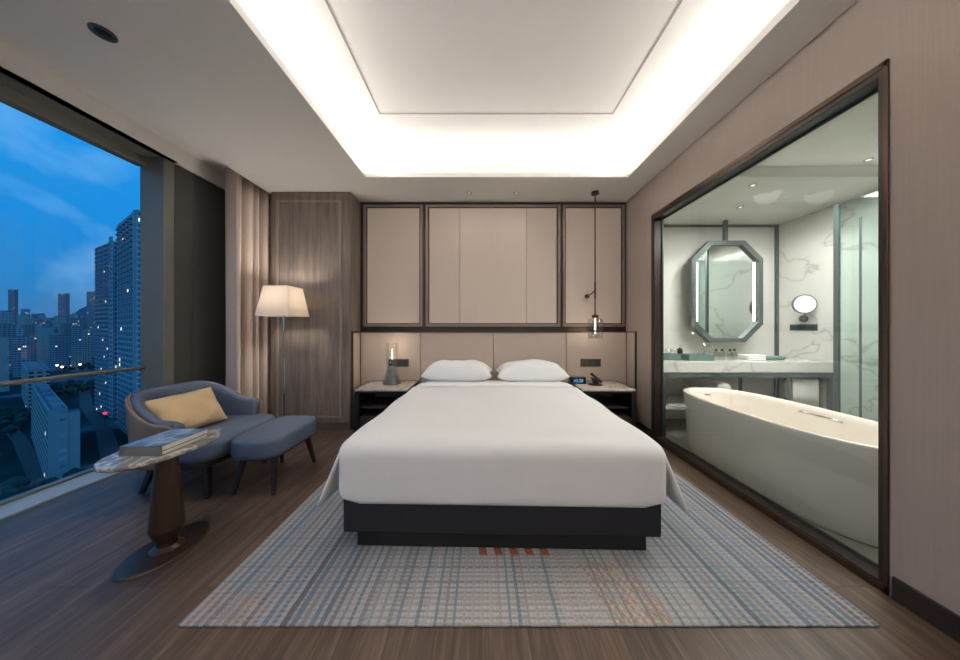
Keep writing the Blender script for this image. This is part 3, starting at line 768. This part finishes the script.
def piping(P, off, lo, hi, lean, zb, r):
    n = len(P); pts = []
    for i, p in enumerate(P):
        a = Vector(P[max(0, i-1)]); b = Vector(P[min(n-1, i+1)]); d = (b-a).normalized(); nrm = Vector((-d.y, d.x))
        if nrm.dot(Vector((.05, 0))-Vector(p)) < 0: nrm = -nrm
        zt = top_h(i, n, lo, hi); w = Vector(p)+nrm*(off-lean*(zt-zb)/(hi-zb)); pts.append((w.x, w.y, zt))
    bm = bmesh.new(); path(bm, pts, r); return bm
pp_ = obj('piping', piping(P[1:-1], .024, .568, .757, .035, .245, .006), M['taupe'], bpy.data.objects['backrest'], smooth=True)
def slab(outline, z0, z1, r, inset=.0):
    """rounded slab from a plan outline (list of xy) scaled toward the centre at its edges"""
    cx = sum(p[0] for p in outline)/len(outline); cy = sum(p[1] for p in outline)/len(outline); rings = []
    def ring(off, z):
        R = []
        n = len(outline)
        for i, p in enumerate(outline):
            a = Vector(outline[i-1]); b = Vector(outline[(i+1) % n]); d = (b-a).normalized(); nr = Vector((-d.y, d.x))
            if nr.dot(Vector((cx, cy))-Vector(p)) < 0: nr = -nr
            q = Vector(p)+nr*off; R.append((q.x, q.y, z))
        return R
    for k in range(5): a = k/4*PI/2; rings.append(ring(r*(1-math.sin(a)), z0+r*(1-math.cos(a))))
    for k in range(5): a = k/4*PI/2; rings.append(ring(r*(1-math.cos(a)), z1-r*(1-math.sin(a))))
    bm = bmesh.new(); loft(bm, rings); return bm
def rrect(x0, x1, y0, y1, rs, n=8):
    """rounded rectangle; rs radii for corners (x1,y1),(x0,y1),(x0,y0),(x1,y0)"""
    O = []
    for (cx, cy, a0, r) in ((x1-rs[0], y1-rs[0], 0, rs[0]), (x0+rs[1], y1-rs[1], PI/2, rs[1]), (x0+rs[2], y0+rs[2], PI, rs[2]), (x1-rs[3], y0+rs[3], 3*PI/2, rs[3])):
        for k in range(n+1): a = a0+PI/2*k/n; O.append((cx+r*math.cos(a), cy+r*math.sin(a)))
    return O
obj('seat_cushion', slab(rrect(-.235, .42, -.372, .372, (.16, .2, .2, .16)), .285, .435, .045), M['blue'], t, smooth=True)
obj('seat_base', slab(rrect(-.30, .37, -.34, .34, (.14, .24, .24, .14)), .235, .284, .012), M['legwood'], t, smooth=True)
for sx_, sy_ in ((-1, -1), (-1, 1), (1, -1), (1, 1)):
    bm = bmesh.new(); x1 = .29 if sx_ > 0 else -.17; px = .32 if sx_ > 0 else -.245
    a = (x1*1.0, sy_*(.25 if sx_ > 0 else .17), .236); b = (px, sy_*(.270 if sx_ > 0 else .205), 0)
    loft(bm, [[(a[0]-.024, a[1]-.024, a[2]), (a[0]+.024, a[1]-.024, a[2]), (a[0]+.024, a[1]+.024, a[2]), (a[0]-.024, a[1]+.024, a[2])],
              [(b[0]-.014, b[1]-.014, 0), (b[0]+.014, b[1]-.014, 0), (b[0]+.014, b[1]+.014, 0), (b[0]-.014, b[1]+.014, 0)]])
    obj('leg', bm, M['legwood'], t, bevel=.004)
# cushion
o = obj('cushion', pillow_mesh(.46, .34, .15, seed=5), M['gold'], None, smooth=True, sub=1)
o.location = (-2.375, 2.26, .575)
Zax = Vector((.80, -.22, .56)).normalized(); Xax = Vector((.30, .94, .10)); Xax = (Xax-Zax*Xax.dot(Zax)).normalized(); Yax = Zax.cross(Xax)
o.rotation_euler = Matrix((Xax, Yax, Zax)).transposed().to_euler()
tag(o, 'golden beige satin cushion leaning on the backrest of the blue loveseat', 'cushion')
# ottoman
t = thing('ottoman', 'oblong blue upholstered ottoman on dark splayed legs in front of the loveseat', 'ottoman', (-1.705, 2.345, 0))
obj('seat', slab(rrect(-.19, .19, -.312, .312, (.13, .13, .13, .13)), .275, .425, .035), M['blue'], t, smooth=True)
obj('frame', slab(rrect(-.15, .15, -.27, .27, (.1, .1, .1, .1)), .255, .274, .005), M['legwood'], t)
for sx_ in (-1, 1):
    for sy_ in (-1, 1):
        bm = bmesh.new(); a = (sx_*.115, sy_*.20, .256); b = (sx_*.150, sy_*.255, 0)
        loft(bm, [[(a[0]+i*.018, a[1]+j*.018, a[2]) for i, j in ((-1, -1), (1, -1), (1, 1), (-1, 1))], [(b[0]+i*.012, b[1]+j*.012, 0) for i, j in ((-1, -1), (1, -1), (1, 1), (-1, 1))]])
        obj('leg', bm, M['legwood'], t, bevel=.003)

# ================================================================== SIDE TABLE + BOOKS
TX, TY = -1.782, 1.585
t = thing('side_table', 'oval grey marble side table on a bronze pedestal in front of the loveseat', 'side table', (TX, TY, 0))
RT = .272/.178
lathe('tabletop', [(.171, .562), (.178, .568), (.179, .580), (.177, .586)], M['tmarble'], t, n=64, ratio=RT)
lathe('pedestal', [(.07, .013), (.044, .03), (.044, .05), (.074, .125), (.073, .14), (.047, .50), (.047, .5615)], M['darkbronze'], t, n=28, ratio=1.0, smooth=False)
lathe('base', [(.141, 0), (.143, .004), (.139, .010), (.11, .013)], M['darkbronze'], t, n=64, ratio=.212/.143)
def cover_mat():
    g = G('blue_landscape_cover'); x = g.xyz()
    n = g.noise(g.coord((5, 9, 1)), 1.6, 4, .4)
    c = g.ramp(n, ((.35, lin((52, 78, 116))), (.48, lin((96, 124, 160))), (.56, lin((150, 170, 190))), (.66, lin((70, 92, 126)))))
    st = g.math('MULTIPLY', g.math('GREATER_THAN', x[0], .02), g.math('LESS_THAN', x[0], .025)); c = g.mix(st, c, lin((205, 215, 225)))
    g.bsdf(c, .3, 0, .5); return g.m
CM = cover_mat(); GC = plain('grey_book_cover', (112, 110, 104), .5)
def book(w, h, th, loc, rz, label, top):
    t = thing('book', label, 'book', loc, rz, 'books on the side table')
    box('pages', (-w/2+.002, -h/2+.003, .0026), (w/2-.003, h/2-.003, th-.0026), M['paper'], t)
    box('front_cover', (-w/2, -h/2, th-.0025), (w/2, h/2, th), top, t, .0006)
    box('back_cover', (-w/2, -h/2, 0), (w/2, h/2, .0025), GC, t, .0006)
    box('spine', (-w/2, -h/2-.0005, 0), (w/2, -h/2+.0022, th), GC, t, .0006)
    return t
book(.215, .25, .022, (TX+.015, TY-.015, .5867), math.radians(2), 'grey-covered book lying flat at the bottom of the stack on the marble table', GC)
book(.212, .25, .028, (TX+.019, TY-.015, .6092), math.radians(1), 'large book with a blue landscape cover on top of the stack on the marble table', CM)

# ================================================================== DOWNLIGHTS
def downlight(x, y, z, label, r=.035, em=.7, group='small recessed ceiling downlights'):
    t = thing('downlight', label, 'ceiling light', (x, y, z), 0, group)
    bm = bmesh.new(); loft(bm, [circ((0, 0), r, 0, 24), circ((0, 0), r, -.005, 24), circ((0, 0), r*.72, -.006, 24), circ((0, 0), r*.66, -.0005, 24)], False, False); obj('ring', bm, M['steel'], t)
    lathe('lens', [(r*.62, -.002), (r*.6, -.004)], emit('downlight_lens', (255, 240, 220), em), t, n=20)
downlight(-.158, 3.44, ZC, 'small recessed downlight above the bed, left of the pair', .03)
downlight(.42, 3.44, ZC, 'small recessed downlight above the bed, nearer the pendant lamp', .03)
t = thing('ceiling_fixture', 'small recessed adjustable spotlight in the grey ceiling near the window', 'ceiling light', (-2.125, 1.57, ZC))
bm = bmesh.new(); loft(bm, [circ((0, 0), .052, 0, 24), circ((0, 0), .052, -.008, 24), circ((0, 0), .036, -.008, 24), circ((0, 0), .034, -.0005, 24)], False, False); obj('ring', bm, M['steel'], t)
lathe('lens', [(.033, -.003), (.02, -.010)], M['blackplastic'], t, n=20)
for x, y in ((2.66, 2.75), (3.0, 3.25)): downlight(x, y, BZ, 'small recessed downlight in the bathroom ceiling near the mirror', .03, 2, 'bathroom ceiling downlights')
downlight(3.45, 2.5, BZ+.10, 'small recessed downlight in the raised bathroom ceiling over the bathtub', .03, 2, 'bathroom ceiling downlights')

# ================================================================== BATHROOM
t = thing('bathtub', 'white freestanding oval bathtub behind the interior glass window', 'bathtub', (2.425, 2.30, 0))
def sup(hx, hy, z, e=3.4, n=56, cy=0):
    R = []
    for i in range(n):
        a = 2*PI*i/n; c_, s_ = math.cos(a), math.sin(a)
        R.append((hx*math.copysign(abs(c_)**(2/e), c_), cy+hy*math.copysign(abs(s_)**(2/e), s_), z))
    return R
bm = bmesh.new()
loft(bm, [sup(x, y, z, 2.7) for x, y, z in ((.368, .76, 0), (.376, .775, .02), (.380, .79, .25), (.386, .815, .48), (.393, .828, .566), (.391, .826, .578), (.386, .818, .583), (.366, .798, .583), (.359, .790, .577), (.335, .77, .54), (.27, .68, .20), (.20, .58, .14))])
obj('tub', bm, M['acrylic'], t, smooth=True)
bm = bmesh.new(); path(bm, [(.32, .10, .525), (.30, .10, .53), (.29, .08, .535), (.285, .02, .535), (.285, -.08, .535), (.29, -.14, .535), (.30, -.16, .53), (.32, -.16, .525)], .011, 10); obj('grab_handle', bm, M['chrome'], t, smooth=True)
bm = bmesh.new(); bx(bm, (-.03, .70, .52), (.03, .726, .535)); obj('overflow', bm, M['chrome'], t, bevel=.003)

t = thing('vanity_counter', 'long marble vanity counter on a grey metal frame at the bathroom back wall', 'vanity', (3.02, 3.515, 0))
box('countertop', (-.95, -.315, .735), (1.005, .312, .856), M['bmarble'], t, .004)
bm = bmesh.new(); bx(bm, (-.95, -.31, .675), (1.005, -.27, .734)); bx(bm, (-.95, .27, .675), (1.005, .31, .734)); bx(bm, (-.95, -.27, .675), (-.91, .27, .734)); bx(bm, (.965, -.27, .675), (1.005, .27, .734))
for x in (-.95, .47, .965):
    bx(bm, (x, -.31, 0), (x+.035, -.275, .675)); bx(bm, (x, .275, 0), (x+.035, .31, .675))
obj('frame', bm, M['steel'], t, bevel=.002, seg=2)
box('shelf', (-.91, -.27, .30), (.46, .27, .33), M['bmarble'], t)
box('back_panel', (-.91, .285, .33), (.46, .308, .674), M['bmarble'], t)
tb_ = rod('towel_bar', (.53, -.24, .63), (.93, -.24, .63), .010, M['steel'], t)
for x in (.54, .92): rod('towel_bracket', (x, -.24, .63), (x, -.24, .68), .008, M['steel'], tb_)
# hanging towel
bm = bmesh.new(); pr = []
for k in range(9): a = PI*k/8; pr.append((math.cos(a)*.020, math.sin(a)*.020))
sec = [(-.0205+ .0, -.30), (-.0205, -.15)] + [(-c_, s_) for c_, s_ in pr] + [(.0205, -.15), (.0205, -.34)]
rows = []
for k in range(25):
    x = k/24*.30; rows.append([(x, y*(1+.1*math.sin(x*30)), z) for y, z in [(p[0]*.95, p[1]) for p in sec]])
loft(bm, rows, False, False, closed=False)
o = obj('hand_towel', bm, M['towel'], None, smooth=True, solid=.012); o.location = (3.02+.59, 3.515-.24, .63)
tag(o, 'white towel hanging on the bar under the vanity counter', 'towel')
for i, (x, z) in enumerate(((2.72, .40), (2.93, .40), (2.82, .535))):
    bm = bmesh.new(); rings = []
    for k in range(13):
        y = -.2+.4*k/12; r = .072*(1 if 0 < k < 12 else .9); rings.append([(r*math.cos(2*PI*j/20)*1.15, y, r*math.sin(2*PI*j/20)) for j in range(20)])
    loft(bm, rings); o = obj('rolled_towel', bm, M['towel'], None, smooth=True); o.location = (x, 3.45, z+.004)
    tag(o, 'thick rolled white bath towel stacked on the shelf beneath the vanity counter', 'towel', 'rolled towels beneath the vanity')
CZ = .8565
# octagonal mirror
t = thing('vanity_mirror', 'large octagonal mirror in a grey frame hanging above the vanity counter', 'mirror', (3.18, 3.66, 1.717))
def octo(w, h, c, y): return [(-w+c, y, -h), (w-c, y, -h), (w, y, -h+c), (w, y, h-c), (w-c, y, h), (-w+c, y, h), (-w, y, h-c), (-w, y, -h+c)]
W_, H_, C_ = .462, .66, .235
bm = bmesh.new(); loft(bm, [octo(W_, H_, C_, .035), octo(W_, H_, C_, -.035), octo(W_-.055, H_-.055, C_-.022, -.035), octo(W_-.055, H_-.055, C_-.022, .035), octo(W_, H_, C_, .035)], False, False); obj('frame', bm, M['steel'], t)
bm = bmesh.new(); loft(bm, [octo(W_-.056, H_-.056, C_-.022, .0), octo(W_-.056, H_-.056, C_-.022, .006)]); mg_ = obj('mirror_glass', bm, M['mirror'], t)
for s in (-1, 1): box('light_strip', (s*.375-.014, -.006, -.385), (s*.375+.014, -.001, .385), M['glow'], mg_)
box('ceiling_post', (-.02, -.02, .661), (.02, .02, .932), M['steel'], t)
# magnifying mirror on the marble wall
t = thing('magnifying_mirror', 'round lit magnifying mirror on a short arm at the marble wall', 'mirror', (BX1, 3.50, 1.36))
rod('rosette', (-.001, 0, 0), (-.02, 0, 0), .045, M['steel'], t, n=24)
bm = bmesh.new(); path(bm, [(-.02, 0, 0), (-.10, -.06, .0), (-.14, -.13, .0), (-.15, -.13, .06)], .008); obj('arm', bm, M['steel'], t)
nrm = Vector((-.30, -.954, 0)); c = Vector((-.16, -.13, .17))
mh_ = rod('mirror_head', c, c+nrm*.02, .115, M['steel'], t, n=36); rod('lit_mirror', c+nrm*.0205, c+nrm*.023, .104, emit('lit_mirror_face', (255, 252, 248), 1.3), mh_, n=36)
t = thing('wall_socket_plate', 'dark rectangular socket plate on the bathroom marble wall under the magnifying mirror', 'socket', (BX1, 3.53, 1.25))
sp_ = box('plate', (-.010, -.17, -.04), (-.0005, .13, .04), plain('dark_socket_plate', (70, 82, 82), .4), t, .002)
for k in range(3): box('socket', (-.013, -.155+.095*k, -.028), (-.0102, -.155+.095*k+.08, .028), plain('socket_key', (56, 66, 66), .4), sp_, .002)
# counter accessories
def tray(x, y, w, d_, h, label):
    t = thing('amenity_box', label, 'box', (x, y, CZ), 0)
    bm = bmesh.new(); bx(bm, (-w/2, -d_/2, 0), (w/2, d_/2, .008)); bx(bm, (-w/2, -d_/2, .008), (-w/2+.008, d_/2, h)); bx(bm, (w/2-.008, -d_/2, .008), (w/2, d_/2, h)); bx(bm, (-w/2+.008, -d_/2, .008), (w/2-.008, -d_/2+.008, h)); bx(bm, (-w/2+.008, d_/2-.008, .008), (w/2-.008, d_/2, h))
    obj('box_body', bm, M['tealbox'], t); box('contents', (-w/2+.01, -d_/2+.01, .009), (w/2-.01, d_/2-.01, h*.75), M['paper'], t)
tray(2.30, 3.47, .22, .16, .07, 'grey-green open amenity box at the left end of the vanity counter')
tray(2.60, 3.40, .30, .18, .07, 'grey-green open amenity box beside the glass bottles on the vanity')
def tumbler(x, y, label):
    t = thing('drinking_glass', label, 'glass', (x, y, CZ), 0, 'drinking glasses on the vanity counter')
    bm = bmesh.new(); loft(bm, [circ((0, 0), .027, 0, 20), circ((0, 0), .035, .12, 20), circ((0, 0), .032, .12, 20), circ((0, 0), .025, .006, 20)]); obj('glass', bm, M['glass'], t, smooth=True)
for x in (2.40, 2.47): tumbler(x, 3.62, 'clear drinking glass standing behind the amenity boxes on the vanity')
t = thing('soap_dispenser', 'dark soap dispenser between the amenity boxes and the mirror', 'soap dispenser', (2.56, 3.62, CZ))
lathe('bottle', [(.03, 0), (.032, .01), (.032, .11), (.012, .13)], M['cap'], t, n=20); bm = bmesh.new(); path(bm, [(0, 0, .13), (0, 0, .165), (0, -.04, .168)], .006); obj('pump', bm, M['chrome'], t)
b0 = thing('toiletry_bottle', 'small clear toiletry bottle beside the faucet on the vanity counter', 'bottle', (2.86, 3.42, CZ), 0, 'toiletry bottles on the vanity counter')
lathe('bottle', [(.028, 0), (.030, .005), (.030, .085), (.012, .10), (.012, .108)], M['bottle'], b0, n=20); lathe('cap', [(.014, .1085), (.014, .13), (.012, .132)], M['cap'], b0, n=16)
for x, y in ((2.95, 3.44), (3.03, 3.42), (3.11, 3.45)): dup(b0, (x, y, CZ), .3, b0['label'])
t = thing('faucet', 'chrome basin faucet on the vanity counter in front of the mirror', 'faucet', (2.90, 3.64, CZ))
lathe('body', [(.024, 0), (.022, .01), (.016, .02), (.016, .15)], M['chrome'], t, n=18); bm = bmesh.new(); path(bm, [(0, 0, .14), (0, -.05, .155), (0, -.12, .145), (0, -.125, .12)], .010); obj('spout', bm, M['chrome'], t, smooth=True); rod('lever', (0, 0, .1505), (.0, .03, .19), .006, M['chrome'], t)
t = thing('folded_towel', 'folded white face towel lying between the bottles and the green pouch', 'towel', (3.27, 3.40, CZ))
for k in range(3): obj('towel_fold', slab(rrect(-.11, .11, -.08, .08, (.02,)*4), .0005+k*.021, .020+k*.021, .009), M['towel'], t, smooth=True)
o = obj('pouch', slab(rrect(-.12, .12, -.07, .07, (.05,)*4), 0, .045, .02), M['tealbox'], None, smooth=True); o.location = (3.54, 3.42, CZ)
tag(o, 'flat grey-green pouch on the vanity counter near the marble wall', 'pouch')
# shower screen
t = thing('shower_screen', 'tall clear glass shower screen with a grey steel edge post', 'shower screen', (3.60, 2.1, 0))
box('glass_panel', (-.005, -1.2, .02), (.005, .72, 2.49), M['showerglass'], t)
box('edge_post', (-.014, .721, 0), (.014, .76, 2.49), M['steel'], t, .002)
box('hinge_strip', (-.012, .55, .02), (-.0055, .565, 2.3), M['steel'], t)
box('floor_channel', (-.014, -1.2, 0), (.014, .72, .0195), M['steel'], t)

# ================================================================== CITY
GZ = -60
def px(p, D): return (p-482)/280*D
gm = G('dusk_ground'); n_ = gm.noise(gm.coord((.02, .02, .02)), 1, 5, .3); n2_ = gm.noise(gm.coord((.004, .004, .004)), 1, 4)
c_ = gm.ramp(n_, ((.35, lin((22, 38, 40))), (.55, lin((40, 60, 60))), (.62, lin((86, 104, 118))), (.75, lin((50, 66, 72)))))
gm.bsdf(c_, .9, 0, .1)
struct(box('ground', (-9000, 30, GZ-1), (600, 9000, GZ), gm.m))
FM = [facade('slab_facade', (176, 172, 166), (26, 40, 56), 2.9, 3.4, .55, .5, .012, (86, 116, 136), seed=1),
      facade('tower_facade', (176, 182, 188), (56, 74, 92), 3.1, 4.2, .6, .55, .02, seed=2),
      facade('block_facade', (150, 154, 158), (40, 52, 66), 3.0, 3.6, .45, .45, .03, seed=3, balc=False, ls=1.6),
      facade('warm_facade', (150, 146, 150), (40, 50, 66), 3.0, 4.0, .4, .4, .03, seed=4, balc=False, ls=1.6),
      facade('pale_facade', (176, 172, 168), (130, 132, 136), 3.0, 7.0, .2, .4, .0, seed=5, balc=False),
      facade('dark_facade', (132, 144, 156), (44, 58, 74), 3.0, 3.4, .5, .45, .025, seed=6)]
def building(C, d1, L, Wd, zt, mat, label, group=None, roofstuff=False, name='apartment_building', end=None):
    """C near corner on plan; d1 direction of the long face; width goes to the right of it (away)"""
    d1 = Vector(d1).normalized(); ang = math.atan2(-d1.y, -d1.x)   # local -x runs along d1
    t = thing(name, label, 'building', (C[0], C[1], GZ), ang, group); H = zt-GZ
    box('block', (-L, 0, 0), (0, Wd, H), mat, t)
    return t, H
d1 = (-.867, .5)
def roof_bits(t, L, Wd, H, mat, n, seed):
    r = random.Random(seed)
    for k in range(n):
        x = -L*(k+.3)/n; box('rooftop_hut', (x-2.2, Wd*.25, H), (x, Wd*.75, H+1.2+r.random()*1.2), mat, t)
def parapet(t, L, Wd, H, mat):
    bm = bmesh.new(); bx(bm, (-L, 0, H), (0, .35, H+.9)); bx(bm, (-L, Wd-.35, H), (0, Wd, H+.9)); bx(bm, (-.35, .35, H), (0, Wd-.35, H+.9)); bx(bm, (-L, .35, H), (-L+.35, Wd-.35, H+.9)); obj('parapet', bm, mat, t)
roofm = plain('pale_roof', (156, 162, 166), .8)
def balconies(t, L, H, mat, fh, step, w):
    bm = bmesh.new(); z = fh
    while z < H-1:
        x = -L+step*.3
        while x < -w:
            bx(bm, (x, -1.1, z), (x+w, 0, z+.25)); x += step
        z += fh
    obj('balcony_slab', bm, mat, t, )['kind'] = 'stuff'
C = (px(136, 150), 150); t, H = building(C, d1, 48, 26, 1.25+116.5/280*150, FM[1], 'tallest dusk-lit residential tower right beside the window jamb')
balconies(t, 48, H, roofm, 3.1, 8.4, 5.5); parapet(t, 48, 26, H, roofm)
box('corner_pier', (-3.5, -.6, 0), (0, 0, H+.5), FM[4], t)
C = (px(113, 190), 190); t, H = building(C, (-.90, .43), 40, 18, 1.25+86.5/280*190, FM[5], 'slightly lower residential tower standing left of the tallest one')
balconies(t, 40, H, roofm, 3.1, 10, 5); box('corner_pier', (-6, -.6, 0), (0, 0, H+3), FM[1], t)
C = (px(48, 106), 106); t, H = building(C, d1, 103, 4.2, -31, FM[0], 'long low apartment slab with pale roof directly below the guard rail')
roof_bits(t, 103, 4.2, H, roofm, 7, 2); parapet(t, 103, 4.2, H, roofm); box('end_wall', (0, .0, 0), (.4, 4.2, H+.5), FM[4], t)
box('stair_tower', (-6, 4.2, 0), (.0, 7.0, H-1), FM[4], t)
C = (px(27, 205), 205); t, H = building(C, d1, 90, 9, -31, FM[0], 'long low apartment slab further out beyond the nearest slab')
roof_bits(t, 90, 9, H, roofm, 6, 3); parapet(t, 90, 9, H, roofm)
C = (px(38.5, 400), 400); building(C, d1, 20, 12, 1.5, FM[4], 'pale narrow tower with a plain end wall above the rail')
C = (px(-14, 260), 260); building(C, d1, 40, 11, -9, FM[4], 'grey tower cut off by the left picture edge')
C = (px(66, 700), 700); building(C, (-1, .1), 24, 6, 1.25+34/280*700, FM[5], 'solitary dark high-rise rising above the far skyline')
C = (px(14.5, 800), 800); building(C, (-1, .1), 22, 6, 1.25+38/280*800, FM[2], 'slim high-rise standing tallest at the left skyline')
C = (px(95, 520), 520); building(C, (-1, .1), 18, 5, 1.25+36/280*520, FM[2], 'grey high-rise just left of the paired towers')
C = (px(11, 480), 480); building(C, (-1, .1), 9, 12, -2, facade('lit_facade', (190, 140, 110), (120, 90, 70), 3, 4, .5, .5, .35, seed=9, balc=False, ls=2), 'narrow orange-lit building at the far left of the city')
rr = random.Random(11); placed = [(px(66, 700)-12, 710, 20), (px(14.5, 800)-11, 810, 20), (px(95, 520)-9, 528, 18), (px(11, 480)-5, 486, 12), (px(38.5, 400)-9, 410, 18), (px(8, 260)-20, 275, 32), (px(113, 190)-12, 205, 34), (-200, 175, 40), (-210, 140, 60), (-300, 245, 60)]
def clear_of(x, y, r):
    if any((x-a)**2+(y-b)**2 < (r*.9+c*.9)**2 for a, b, c in placed): return False
    placed.append((x, y, r)); return True
proto = {}
for row, D in enumerate((300, 345, 395, 450, 510, 580, 660, 750, 850, 960, 1090, 1240, 1400, 1600)):
    p = -4+rr.random()*6
    while p < 114:
        Wd_ = rr.uniform(7, 14); side = Wd_*1.5/D*280; front = rr.uniform(2.5, 5)*(1.3 if row < 3 else 1); L = front/280*D
        if not ((row < 2 and rr.random() < .6) or (row < 4 and 50 < p < 92 and rr.random() < .8) or p+front+side > 118):
            x1 = px(p+front, D); zt = rr.uniform(-30, 4)+(D-300)*.062+(22 if rr.random() < .1 else 0)
            if clear_of(x1-L/2, D+Wd_/2, max(L, Wd_)*.4) or row > 4:
                t, H = building((x1, D), (-1, 0), L, Wd_, zt, FM[rr.choice((2, 2, 3, 5, 1, 0, 4))], 'distant mid-rise block among the dense city rows below the skyline', 'distant city blocks')
                if row < 5: box('rooftop_hut', (-L*.7, 2, H), (-L*.3, 5, H+2.5), roofm, t)
        p += front+side+rr.uniform(.3, 2.2)
# hills
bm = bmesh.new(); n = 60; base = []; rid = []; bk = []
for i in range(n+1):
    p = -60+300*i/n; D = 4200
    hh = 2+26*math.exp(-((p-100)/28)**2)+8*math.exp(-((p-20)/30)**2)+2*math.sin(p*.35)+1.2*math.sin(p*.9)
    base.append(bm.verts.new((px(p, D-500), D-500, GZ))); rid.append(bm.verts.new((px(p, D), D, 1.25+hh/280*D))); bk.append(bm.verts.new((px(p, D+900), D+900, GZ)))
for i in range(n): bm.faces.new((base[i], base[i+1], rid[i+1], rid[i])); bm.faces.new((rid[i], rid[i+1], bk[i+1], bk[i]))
struct(obj('hills', bm, plain('hazy_forested_hills', (60, 92, 122), .9), None, smooth=True))  # bluish tint puts the distance haze into the hill colour
# roads
bm = bmesh.new()
def road(pts, w):
    L = []
    for i, p in enumerate(pts):
        a = Vector(pts[max(0, i-1)]); b = Vector(pts[min(len(pts)-1, i+1)]); d = (b-a).normalized(); nn = Vector((-d.y, d.x))*w/2; p = Vector(p); L.append((p-nn, p+nn))
    for (a, b), (c, d_) in zip(L, L[1:]): 
        vs = [bm.verts.new((q.x, q.y, GZ+.06)) for q in (a, b, d_, c)]; bm.faces.new(vs)
def gp(pxx, pyy): D = (60+1.25)*280/(pyy-327.5); return (px(pxx, D), D)
road([gp(128, 500), gp(112, 460), gp(104, 430), gp(86, 405), gp(84, 385), gp(92, 372), gp(70, 362)], 6)
road([gp(0, 415), gp(20, 440), gp(40, 480), gp(20, 520)], 4.5)
struct(obj('road', bm, plain('street_asphalt', (62, 66, 68), .8)))
# street lamps
for q, (a, b) in enumerate(((57, 372), (62, 374), (76, 368), (80, 371), (90, 362), (98, 366), (105, 428), (74, 362))):
    x, y = gp(a, b); t = thing('street_lamp', 'tiny glowing street lamp beside the tree-lined road' if q != 6 else 'small lamp glowing red beside the road near the window bottom', 'street lamp', (x, y, GZ), 0, 'street lamps along the road' if q != 6 else None)
    rod('pole', (0, 0, 0), (0, 0, 8), .15, M['steel'], t, n=6)
    col = (255, 225, 170) if q % 2 else (235, 245, 255)
    r = 1.3 if y > 250 else .45
    if q == 6: col = (255, 60, 90); r = 1.0
    bm = bmesh.new(); bmesh.ops.create_icosphere(bm, subdivisions=1, radius=r, matrix=Matrix.Translation((0, 0, 8+r))); obj('lantern', bm, emit('street_glow', col, 6 if q != 6 else 1.5), t)
# trees
TM = [plain('dark_foliage', (34, 56, 50), .9, var=.4, vs=.6), plain('blue_green_foliage', (40, 70, 66), .9, var=.4, vs=.6)]
def crown(seed):
    bm = bmesh.new(); r = random.Random(seed)
    for k in range(5):
        c = Vector((r.uniform(-1.6, 1.6), r.uniform(-1.6, 1.6), 5+r.uniform(-.8, 2))); R = r.uniform(1.6, 2.5)
        q = bmesh.ops.create_icosphere(bm, subdivisions=2, radius=R, matrix=Matrix.Translation(c))
        for v in q['verts']: v.co = c+(v.co-c)*(1+r.uniform(-.16, .16))
    return bm
protos = []
for s in range(3):
    cm = crown(s); me = bpy.data.meshes.new('crown'); cm.to_mesh(me); cm.free(); me.materials.append(TM[s % 2])
    bm = bmesh.new(); tube(bm, (0, 0, 0), (0, 0, 4.6), .3, .18, 7); mt = bpy.data.meshes.new('trunk'); bm.to_mesh(mt); bm.free(); mt.materials.append(M['legwood']); protos.append((me, mt))
# zones in view of the window
zones = [(50, 118, 385, 500, 420), (0, 46, 415, 515, 300), (52, 92, 345, 372, 90)]
for (a, b, c, d_, n) in zones:
    for i in range(n):
        pp, qq = rr.uniform(a, b), c+(d_-c)*rr.random()**1.0
        x, y = gp(pp, qq)
        # keep clear of the slab blocks
        rel = Vector((x-px(48, 106), y-106)); u_ = rel.dot(Vector((-.867, .5))); v_ = rel.dot(Vector((.5, .867)))
        if -6 < u_ < 108 and -4 < v_ < 14: continue
        rel = Vector((x-px(27, 205), y-205)); u_ = rel.dot(Vector((-.867, .5))); v_ = rel.dot(Vector((.5, .867)))
        if -4 < u_ < 95 and -4 < v_ < 13: continue
        rel = Vector((x-px(136, 150), y-150)); u_ = rel.dot(Vector((-.867, .5))); v_ = rel.dot(Vector((.5, .867)))
        if -4 < u_ < 52 and -4 < v_ < 30: continue
        if not clear_of(x, y, 3.5): continue
        t = thing('tree', 'dark leafy tree on the ground far below the window', 'tree', (x, y, GZ), rr.random()*6, 'trees far below the window')
        s = rr.uniform(.72, .98); t.scale = (s, s, s*rr.uniform(.8, 1.1))
        me, mt = protos[i % 3]; link('crown', me, None, t); link('trunk', mt, None, t)

# ------------------------------------------------------------------ top-level meshes get their origin at their base
bpy.context.view_layer.update()
for o in list(S.objects):
    if o.type == 'MESH' and o.parent is None and o.location.length < 1e-6 and not o.children:
        vs = o.data.vertices
        if not len(vs): continue
        xs = [v.co.x for v in vs]; ys = [v.co.y for v in vs]; zs = [v.co.z for v in vs]
        c = Vector(((min(xs)+max(xs))/2, (min(ys)+max(ys))/2, min(zs)))
        if o.name in ('floor',): continue
        o.data.transform(Matrix.Translation(-c)); o.location = c
